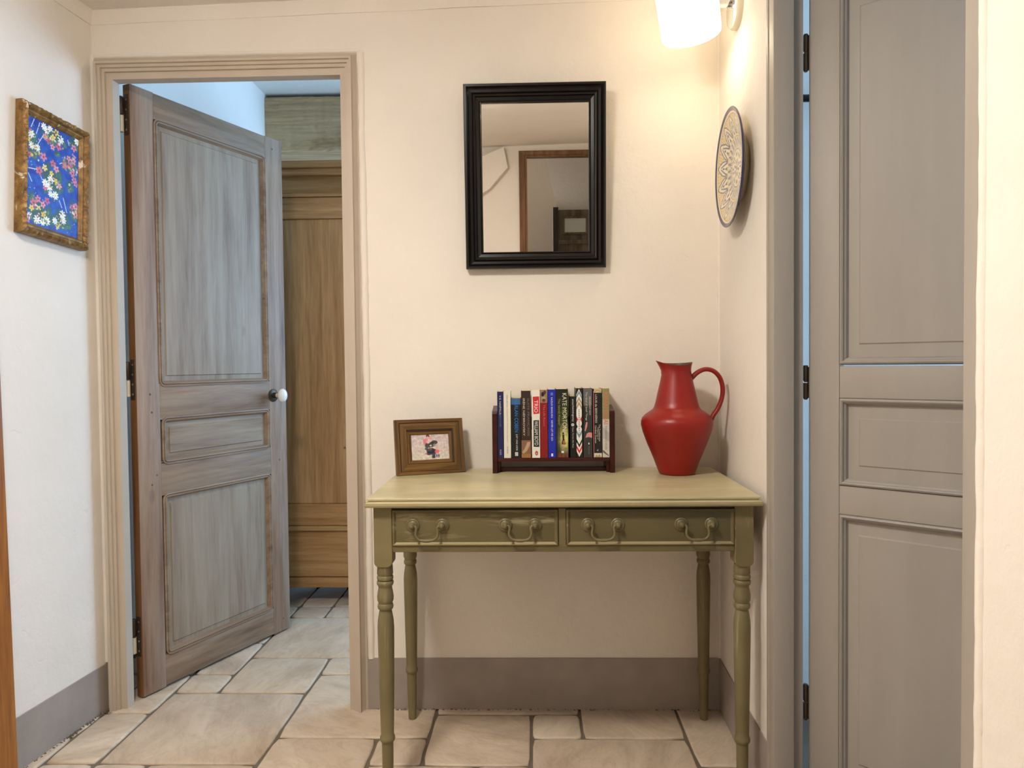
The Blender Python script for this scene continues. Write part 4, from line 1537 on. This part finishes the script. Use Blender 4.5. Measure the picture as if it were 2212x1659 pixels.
# easel back leg
v = [(FW * .42, 0.020, 0.12), (FW * .58, 0.020, 0.12), (FW * .60, 0.058, 0.014), (FW * .40, 0.058, 0.014), (FW * .42, 0.023, 0.12), (FW * .58, 0.023, 0.12), (FW * .60, 0.061, 0.0145), (FW * .40, 0.061, 0.0145)]
link('easel_leg', mesh('easel_leg', v, [(0, 1, 2, 3), (4, 5, 6, 7), (0, 1, 5, 4), (1, 2, 6, 5), (2, 3, 7, 6), (3, 0, 4, 7)]), MT['dark_line'], pf)
# snapshot (printed picture)
nx, nz = 120, 80
U, V = np.meshgrid(np.linspace(0, 1, nx), np.linspace(0, 1, nz))
asp = 0.074 / 0.112
nzf = np.array([[mnoise.fractal(Vector((u * 14, v_ * 10, 4)), 1.0, 2.0, 4) for u in np.linspace(0, 1, nx)] for v_ in np.linspace(0, 1, nz)])
sh = (nzf * 26 + rng.normal(0, 7, U.shape))[..., None]
sky = np.array((206, 190, 190.0)) * np.clip(V * 1.4, 0, 1)[..., None] + np.array((208, 200, 184.0)) * (1 - np.clip(V * 1.4, 0, 1))[..., None]
im8 = np.clip(sky + sh, 60, 245)
img = np.vectorize(lin)(im8)


def pcrop(x, y):                 # position in the picture
    u = (x - 570 - (y - 590) * 0.075) / 775.0
    v_ = 1 - (y - (590 - 35 * u)) / 525.0
    return u, v_


for (x, y, ru, rv, c) in ((865, 730, .045, .11, (214, 110, 128)), (900, 690, .04, .06, (222, 130, 142)), (925, 612, .045, .065, (52, 30, 32)), (925, 640, .027, .045, (226, 176, 168)),
                          (980, 650, .042, .075, (222, 156, 146)), (1060, 740, .085, .08, (42, 52, 46)), (1010, 780, .08, .10, (40, 48, 46)), (935, 800, .085, .10, (38, 52, 46)), (935, 735, .038, .06, (228, 180, 172)),
                          (988, 805, .026, .035, (228, 206, 204)), (900, 870, .045, .05, (46, 90, 80)), (1000, 910, .13, .11, (34, 36, 56)), (960, 960, .08, .08, (34, 36, 56)), (1050, 940, .06, .14, (36, 38, 60)),
                          (1110, 850, .035, .055, (226, 170, 164)), (1120, 925, .06, .075, (226, 96, 112)), (1115, 1010, .018, .08, (74, 84, 122)), (1155, 1010, .018, .08, (74, 84, 122)), (1040, 1035, .03, .06, (30, 32, 50)), (1070, 1030, .025, .06, (30, 32, 50)),
                          (980, 875, .05, .012, (176, 84, 78)), (900, 970, .03, .03, (210, 110, 104)), (1060, 790, .03, .05, (150, 140, 132)), (980, 685, .02, .012, (240, 214, 208))):
    u, v_ = pcrop(x, y)
    blob(u, v_, ru, rv, c, 0.92, 0.10)
color_grid('snapshot', nx, nz, 0.116, 0.077, img, vcol('photo_print', 0.35, 0.4), pf, 0.0115, 0.0475, 0.0428)

# ------------------------------------------------------------------ book rack and books
rk = empty('book_rack', (0, 0, TZ))
tag(rk, 'dark mahogany slatted book rack on the console table', 'book rack')


def side_mesh(x0, x1):
    pts = [(2.180, 0.0), (2.289, 0.0), (2.289, 0.176)]
    for k in range(1, 7):
        a = math.pi / 2 * k / 6
        pts.append((2.289 - 0.022 * (1 - math.cos(a)), 0.176 + 0.020 * math.sin(a)))
    pts += [(2.190, 0.184), (2.183, 0.182), (2.180, 0.176)]
    n = len(pts)
    v_ = [(x0, y, z) for y, z in pts] + [(x1, y, z) for y, z in pts]
    f_ = [tuple(range(n)), tuple(range(n, 2 * n))[::-1]] + [(i, (i + 1) % n, n + (i + 1) % n, n + i) for i in range(n)]
    return mesh('side_panel', v_, f_)


link('side_panel', side_mesh(-0.120, -0.1055), MT['rack'], rk)
link('side_panel', side_mesh(0.2265, 0.241), MT['rack'], rk)
box('shelf', (-0.1055, 0.2265, 2.184, 2.280, 0.0345, 0.0445), MT['rack'], rk, 0.001)
box('low_dark_strip', (-0.1055, 0.2265, 2.215, 2.235, 0.001, 0.012), MT['rack'], rk, 0.001)  # dark strip set low below the shelf
for xa, xb in ((-0.1055, -0.099), (0.217, 0.2265)):
    box('corner_block', (xa, xb, 2.192, 2.284, 0.001, 0.0345), MT['rack'], rk, 0.0005)
box('back_rail', (-0.1055, 0.2265, 2.277, 2.287, 0.12, 0.16), MT['rack'], rk, 0.001)

WHT = plain('print_white', rgb(232, 230, 224), 0.5)
CRM = plain('print_cream', rgb(222, 214, 196), 0.5)
BLK = plain('print_black', rgb(16, 15, 15), 0.5)
GRYT = plain('print_grey', rgb(120, 116, 110), 0.5)
BLUT = plain('print_blue', rgb(38, 120, 196), 0.5)
REDP = plain('print_red', rgb(206, 34, 48), 0.45)
ORG = plain('print_orange', rgb(190, 84, 50), 0.45)
PNK = plain('print_pink', rgb(222, 104, 112), 0.45)
STEEL = plain('print_steel_blue', rgb(110, 140, 160), 0.45)
KHA = plain('print_khaki', rgb(168, 150, 112), 0.45)
FLESH = plain('print_flesh_pink', rgb(208, 142, 142), 0.45)
COVERS = {}


def cover(c):
    if c not in COVERS:
        COVERS[c] = plain('book_cover_%d_%d_%d' % c, rgb(*c), 0.36, 0.45)
    return COVERS[c]


BZ = TZ + 0.0447
YS = 2.187                                            # spine faces


def book(x0, x1, h, depth, c, label, yoff=0.0, lean=0.0):
    t = empty('book', (x0, YS + yoff, BZ))
    t.rotation_euler = (0, R(lean), 0)
    tag(t, label, 'book', 'paperbacks in the book rack')
    wd_ = x1 - x0
    g = 0.0005
    # cover: spine with softly rounded edges and two boards
    cv = 0.0006
    b_ = bmesh.new()
    box_bm(b_, g, wd_ - g, 0, 0.0008, 0, h)
    box_bm(b_, g, g + cv, 0.0008, depth, 0, h)
    box_bm(b_, wd_ - g - cv, wd_ - g, 0.0008, depth, 0, h)
    me_ = bpy.data.meshes.new('cover')
    b_.to_mesh(me_)
    b_.free()
    link('cover', me_, cover(c), t)
    link('page_block', boxes('page_block', [(g + cv, wd_ - g - cv, 0.0009, depth - 0.002, 0.001, h - 0.001)]), MT['pages'], t)
    return t, wd_


def spine_patch(t, nm, x0, x1, z0, z1, mat, lift=0.00025):
    return link(nm, mesh(nm, [(x0, -lift, z0), (x1, -lift, z0), (x1, -lift, z1), (x0, -lift, z1)], [(0, 1, 2, 3)], fix=False), mat, t)


def spine_poly(t, nm, pts, mat, lift=0.0004):
    return link(nm, mesh(nm, [(x, -lift, z) for x, z in pts], [tuple(range(len(pts)))], fix=False), mat, t)


def ell(cx, cz, rx, rz, n=18):
    return [(cx + rx * math.cos(2 * math.pi * k / n), cz + rz * math.sin(2 * math.pi * k / n)) for k in range(n)]


TL = 0.0006
TXT = 'title_lettering'


def px2x(c):                     # spine positions measured across the row
    return -0.1055 + (c - 185) * (0.332 / 1830.0)


def bz(c, top=175, bot=1255, h=0.198):   # height of a mark on the spine
    return h * (bot - c) / (bot - top)


# 1 navy
H1 = 0.198
t, wd_ = book(px2x(187), px2x(288), 0.197, 0.085, (22, 26, 84), 'slim navy blue paperback, first at the left end of the rack')
text(TXT, 'V.S. NAIPAUL', 0.058, 0.0052, CRM, t, (wd_ * 0.5, -TL, bz(240)))
text(TXT, 'HALF A LIFE', 0.037, 0.0040, STEEL, t, (wd_ * 0.5, -TL, bz(545)))
text('publisher_lettering', 'PICADOR', 0.016, 0.0042, WHT, t, (wd_ * 0.5, -TL, bz(1118)))
# 2 white
t, wd_ = book(px2x(291), px2x(409), 0.197, 0.085, (224, 218, 204), 'plain white paperback beside the navy one')
text(TXT, 'Julian Barnes', 0.036, 0.0040, GRYT, t, (wd_ * 0.5, -TL, bz(235)))
text(TXT, 'A History of the World in 10½ Chapters', 0.098, 0.0038, KHA, t, (wd_ * 0.5, -TL, bz(460)))
text('publisher_lettering', 'PICADOR', 0.021, 0.0042, GRYT, t, (wd_ * 0.5, -TL, bz(1070)))
# 3 black with blue lettering
t, wd_ = book(px2x(412), px2x(573), 0.177, 0.100, (16, 17, 22), 'short black paperback with large blue lettering', 0.0)
spine_patch(t, 'spine_print', 0.0006, wd_ - 0.0006, 0.158, 0.1768, plain('night_sky_print', rgb(52, 92, 140), 0.5))
text(TXT, 'HARLAN COBEN', 0.098, 0.0105, BLUT, t, (wd_ * 0.55, -TL, 0.174))
text(TXT, 'JUST ONE LOOK', 0.050, 0.0062, WHT, t, (wd_ * 0.55, -TL, 0.071))
spine_patch(t, 'publisher_mark', wd_ * 0.38, wd_ * 0.68, 0.006, 0.017, WHT)
text('publisher_mark', 'G', 0.007, 0.0055, BLK, t, (wd_ * 0.53, -TL, 0.015))
# 4 brown
t, wd_ = book(px2x(576), px2x(735), 0.199, 0.092, (52, 34, 28), 'brown paperback with two columns of pale lettering')
text(TXT, 'SUITE FRANÇAISE', 0.112, 0.0072, GRYT, t, (wd_ * 0.72, -TL, bz(290)))
text(TXT, 'IRÈNE NÉMIROVSKY', 0.111, 0.0068, CRM, t, (wd_ * 0.32, -TL, bz(292)))
spine_patch(t, 'spine_photo', 0.0006, wd_ - 0.0006, 0.0004, 0.052, plain('sepia_print', rgb(128, 92, 66), 0.5))
spine_poly(t, 'spine_photo', [(0.002, 0.018), (0.009, 0.026), (0.018, 0.047), (wd_ - 0.002, 0.047), (wd_ - 0.004, 0.036), (0.016, 0.020), (0.006, 0.012)], plain('sepia_light', rgb(182, 150, 120), 0.5))
spine_patch(t, 'spine_photo', 0.0006, wd_ - 0.0006, 0.0004, 0.012, plain('ochre_print', rgb(156, 110, 54), 0.5), 0.0005)
# 5 white with red and black boxes
t, wd_ = book(px2x(747), px2x(885), 0.200, 0.092, (228, 224, 214), 'white paperback with a red box and a black box on its spine')
spine_poly(t, 'title_box', [(wd_ * 0.16, bz(268)), (wd_ * 0.90, bz(262)), (wd_ * 0.92, bz(540)), (wd_ * 0.22, bz(548))], REDP)
text(TXT, 'TRIO', 0.036, 0.0105, WHT, t, (wd_ * 0.54, -TL, bz(325)))
spine_poly(t, 'author_box', [(wd_ * 0.22, bz(650)), (wd_ * 0.88, bz(645)), (wd_ * 0.88, bz(1080)), (wd_ * 0.22, bz(1075))], BLK)
text(TXT, 'WILLIAM BOYD', 0.072, 0.0105, WHT, t, (wd_ * 0.55, -TL, bz(660)))
spine_poly(t, 'publisher_mark', ell(wd_ * 0.56, bz(1180), 0.0046, 0.0070), ORG)
spine_poly(t, 'publisher_mark', ell(wd_ * 0.56, bz(1182), 0.0018, 0.0048), BLK, 0.0006)
spine_poly(t, 'publisher_mark', ell(wd_ * 0.56, bz(1184), 0.0009, 0.0032), WHT, 0.0008)
# 6 red
t, wd_ = book(px2x(888), px2x(1010), 0.201, 0.090, (134, 20, 24), 'dark red paperback with a sepia photo at the top of its spine')
spine_patch(t, 'spine_photo', 0.0006, wd_ - 0.0006, bz(368), 0.2005, plain('portrait_print', rgb(150, 116, 96), 0.5))
for (cx, cz, rx, rz, m_) in ((0.35, 230, .0045, .007, BLK), (0.62, 200, .004, .006, plain('print_brown', rgb(84, 48, 36), 0.5)), (0.45, 290, .006, .006, KHA), (0.5, 330, .005, .005, plain('print_brown_mid', rgb(108, 66, 50), 0.5))):
    spine_poly(t, 'spine_photo', ell(wd_ * cx, bz(cz), rx, rz, 12), m_, 0.0005)
text(TXT, 'The Life Room', 0.064, 0.0060, PNK, t, (wd_ * 0.55, -TL, bz(395)))
# 7 royal blue
t, wd_ = book(px2x(1014), px2x(1143), 0.202, 0.090, (22, 40, 168), 'royal blue paperback with white lettering')
text(TXT, 'KAZUO ISHIGURO', 0.061, 0.0050, WHT, t, (wd_ * 0.5, -TL, bz(282)))
text(TXT, 'NEVER LET ME GO', 0.061, 0.0052, WHT, t, (wd_ * 0.5, -TL, bz(648)))
for k in range(5):
    spine_patch(t, 'publisher_mark', wd_ * 0.36, wd_ * 0.66, bz(205 + k * 9) - 0.0011, bz(205 + k * 9), STEEL)
spine_patch(t, 'publisher_mark', wd_ * 0.38, wd_ * 0.62, 0.004, 0.0125, WHT)
# 8 wide woodland
t, wd_ = book(px2x(1146), px2x(1345), 0.203, 0.096, (28, 26, 20), 'thick paperback with woodland picture and a walking figure on its spine')
nx, nz = 36, 120
U, V = np.meshgrid(np.linspace(0, 1, nx), np.linspace(0, 1, nz))
nzf = np.array([[mnoise.fractal(Vector((u * 6, v_ * 20, 9)), 1.0, 2.0, 4) for u in np.linspace(0, 1, nx)] for v_ in np.linspace(0, 1, nz)])
img = np.zeros((nz, nx, 3))
dark = lin_arr((26, 26, 18))
lightg = lin_arr((196, 196, 96))
pale = lin_arr((226, 220, 160))
green = lin_arr((74, 96, 34))
zone = np.exp(-((V - 0.27) / 0.15) ** 2) * np.exp(-((U - 0.72) / 0.42) ** 2)
fol = np.exp(-((V - 0.60) / 0.20) ** 2) * np.exp(-((U - 0.75) / 0.5) ** 2)
img[:] = dark
k = np.clip(fol * 1.2 * (nzf + 0.55), 0, 1)[..., None]
img = img * (1 - k) + green * k
k = np.clip(zone * (1.15 + nzf * 0.6), 0, 1)[..., None]
img = img * (1 - k) + (lightg * 0.5 + pale * 0.5) * k
k = (np.clip(0.09 - V, 0, 1) * 12).clip(0, 1)[..., None] * np.clip(nzf * 1.5 + 0.8, 0, 1)[..., None]
img = img * (1 - k) + lin_arr((136, 60, 40)) * k
tr = ((U > 0.06) & (U < 0.14) | (U > 0.24) & (U < 0.28)) & (V < 0.46) & (V > 0.08)
img[tr] = lin_arr((30, 24, 14))
color_grid('spine_picture', nx, nz, wd_ - 0.0016, 0.2015, img, vcol('woodland_print', 0.4), t, -0.0002, 0.0008, 0.0006)
FIG = plain('print_dark_figure', rgb(44, 22, 20), 0.5)
fx = wd_ * 0.58
spine_poly(t, 'figure_print', ell(fx - 0.0005, bz(862), 0.0026, 0.0034, 14), FIG, 0.0005)
spine_poly(t, 'figure_print', [(fx - 0.0035, bz(885)), (fx + 0.003, bz(885)), (fx + 0.0028, bz(945)), (fx + 0.0068, bz(1040)), (fx - 0.0045, bz(1040)), (fx - 0.0022, bz(945))], FIG, 0.0005)
spine_poly(t, 'figure_print', [(fx - 0.0010, bz(1040)), (fx + 0.0012, bz(1040)), (fx + 0.0008, bz(1115)), (fx - 0.0008, bz(1115))], FLESH, 0.0004)
spine_poly(t, 'figure_print', ell(fx + 0.002, bz(1005), 0.0034, 0.0055, 14), plain('print_hat', rgb(182, 96, 70), 0.5), 0.0007)
text(TXT, 'KATE MORTON', 0.110, 0.0125, CRM, t, (wd_ * 0.70, -TL, bz(215)))
text(TXT, 'The Secret Keeper', 0.079, 0.0080, KHA, t, (wd_ * 0.24, -TL, bz(300)))
spine_patch(t, 'publisher_mark', wd_ * 0.42, wd_ * 0.62, 0.014, 0.020, WHT, 0.0005)
# 9 black short
t, wd_ = book(px2x(1372), px2x(1468), 0.181, 0.098, (17, 16, 17), 'short black paperback with a white round badge on its spine')
text(TXT, 'ernest', 0.018, 0.0040, WHT, t, (wd_ * 0.5, -TL, bz(312)))
text(TXT, 'hemingway', 0.047, 0.0066, WHT, t, (wd_ * 0.5, -TL, bz(420)))
spine_poly(t, 'publisher_mark', ell(wd_ * 0.46, bz(725), 0.0044, 0.0044), WHT, 0.0005)
text('publisher_mark', 'e', 0.0048, 0.0042, BLK, t, (wd_ * 0.46, -TL - 0.0003, bz(712)))
text(TXT, 'Fiesta: The Sun Also Rises', 0.060, 0.0040, CRM, t, (wd_ * 0.5, -TL, bz(770)))
# 10 chevrons
t, wd_ = book(px2x(1470), px2x(1583), 0.205, 0.092, (22, 20, 20), 'black paperback with a white chevron-patterned stripe down its spine')
x0, x1 = 0.0012, 0.0012 + 0.0158
xm = (x0 + x1) / 2
h10 = 0.203
spine_poly(t, 'stripe_print', [(xm, 0.002), (x1, 0.018), (x1, h10 - 0.018), (xm, h10), (x0, h10 - 0.018), (x0, 0.018)], WHT)
for (zc, m_) in ((bz(255), STEEL), (bz(355), KHA), (bz(430), KHA)):
    spine_poly(t, 'chevron', [(x0, zc - 0.010), (xm, zc + 0.006), (x1, zc - 0.010), (x1, zc - 0.001), (xm, zc + 0.015), (x0, zc - 0.001)], m_, 0.0006)
for (zc, m_) in ((bz(860), STEEL), (bz(1010), BLK), (bz(1110), REDP)):
    spine_poly(t, 'chevron', [(x0, zc + 0.010), (xm, zc - 0.006), (x1, zc + 0.010), (x1, zc + 0.001), (xm, zc - 0.015), (x0, zc + 0.001)], m_, 0.0006)
for sg in (-1, 1):
    xe = x0 if sg < 0 else x1
    spine_poly(t, 'chevron', [(xe, bz(590)), (xe - sg * 0.005, bz(640)), (xe, bz(690))], REDP, 0.0006)
    spine_poly(t, 'chevron', [(xe, bz(720)), (xe - sg * 0.0035, bz(755)), (xe, bz(790))], BLK, 0.0006)
for k in range(14):
    spine_patch(t, 'small_print', xm - 0.0016, xm + 0.0016, bz(480 + k * 30) - 0.0026, bz(480 + k * 30), GRYT, 0.0007)
# 11 grey
t, wd_ = book(px2x(1588), px2x(1735), 0.205, 0.092, (54, 54, 54), 'dark grey paperback with pink petals on its spine')
spine_patch(t, 'spine_print', 0.0006, wd_ - 0.0006, bz(420), 0.2045, plain('print_mid_grey', rgb(98, 98, 100), 0.45))
spine_poly(t, 'leaf_print', [(0.001, bz(400)), (0.010, bz(520)), (0.013, bz(640)), (0.005, bz(700)), (0.001, bz(640))], BLK, 0.0004)
spine_poly(t, 'petal_print', [(0.004, bz(820)), (0.006, bz(740)), (0.0085, bz(680)), (0.0125, bz(690)), (0.011, bz(760)), (0.006, bz(835))], FLESH, 0.0005)
spine_poly(t, 'petal_print', [(0.006, bz(935)), (0.010, bz(870)), (0.016, bz(850)), (wd_ - 0.001, bz(855)), (wd_ - 0.001, bz(940)), (0.016, bz(925))], FLESH, 0.0005)
spine_poly(t, 'leaf_print', [(0.004, bz(840)), (wd_ - 0.001, bz(700)), (wd_ - 0.001, bz(850)), (0.010, bz(862))], plain('print_dark_green', rgb(44, 52, 40), 0.5), 0.0003)
text(TXT, 'The God of Small Things', 0.084, 0.0064, CRM, t, (wd_ * 0.34, -TL, bz(200)))
text(TXT, 'ARUNDHATI ROY', 0.056, 0.0048, CRM, t, (wd_ * 0.74, -TL, bz(268)))
spine_poly(t, 'publisher_mark', ell(wd_ * 0.6, bz(1030), 0.0018, 0.0030, 10), WHT, 0.0005)
text('publisher_lettering', 'flamingo', 0.024, 0.0030, KHA, t, (wd_ * 0.6, -TL, bz(1075)))
# 12 black with cream ends
t, wd_ = book(px2x(1742), px2x(1890), 0.203, 0.092, (24, 23, 23), 'black paperback with cream bands at both ends and a pink edge line')
spine_patch(t, 'spine_band', 0.0040, wd_ - 0.0006, bz(212), 0.2026, plain('print_buff', rgb(206, 186, 140), 0.45))
v = [(wd_ * 0.55 + 0.008 * math.cos(R(a)), -0.0006, bz(205) + 0.006 * math.sin(R(a))) for a in range(0, 181, 15)]
tv, tf = tube(v, 0.0004, 5)
link('arch_print', mesh('arch_print', tv, tf), BLK, t)
spine_patch(t, 'spine_band', 0.0036, wd_ - 0.0006, 0.0006, bz(1185), plain('print_ivory', rgb(214, 206, 186), 0.45))
spine_poly(t, 'spine_band', [(0.006, 0.001), (0.010, 0.009), (0.014, 0.003), (0.019, 0.010), (0.023, 0.001)], KHA, 0.0005)
spine_patch(t, 'edge_line', 0.0018, 0.0032, 0.001, 0.196, PNK)
text(TXT, 'LOUIS de BERNIÈRES', 0.084, 0.0070, CRM, t, (wd_ * 0.40, -TL, bz(240)))
text(TXT, 'The Troublesome', 0.050, 0.0046, CRM, t, (wd_ * 0.74, -TL, bz(722)))
text(TXT, 'Offspring of', 0.036, 0.0046, CRM, t, (wd_ * 0.54, -TL, bz(770)))
text(TXT, 'Cardinal Guzman', 0.052, 0.0046, CRM, t, (wd_ * 0.32, -TL, bz(740)))
spine_patch(t, 'spine_band', 0.0036, wd_ - 0.0006, bz(1185), bz(1050), BLK)
text('publisher_mark', 'Y', 0.007, 0.0040, WHT, t, (wd_ * 0.5, -TL, bz(1120)))
# 13 olive and white
t, wd_ = book(px2x(1896), px2x(2013), 0.204, 0.092, (206, 200, 186), 'olive and white paperback with pink lettering, last at the right end')
spine_patch(t, 'spine_band', 0.0006, wd_ - 0.0006, bz(640), 0.2035, plain('print_olive', rgb(140, 140, 88), 0.45))
spine_poly(t, 'spine_print', [(0.0006, bz(760)), (wd_ - 0.0006, bz(860)), (wd_ - 0.0006, bz(1000)), (0.0006, bz(940))], plain('print_pale_grey', rgb(180, 176, 168), 0.45), 0.0003)
spine_poly(t, 'spine_print', [(0.001, bz(1130)), (0.008, bz(1165)), (wd_ - 0.004, bz(1215)), (wd_ - 0.001, bz(1240)), (0.010, bz(1205)), (0.001, bz(1170))], plain('print_umber', rgb(104, 82, 58), 0.45), 0.0004)
text(TXT, 'KIRAN DESAI', 0.094, 0.0125, PNK, t, (wd_ * 0.5, -TL, bz(205)))
text(TXT, 'THE INHERITANCE OF LOSS', 0.071, 0.0050, GRYT, t, (wd_ * 0.5, -TL, bz(742)))
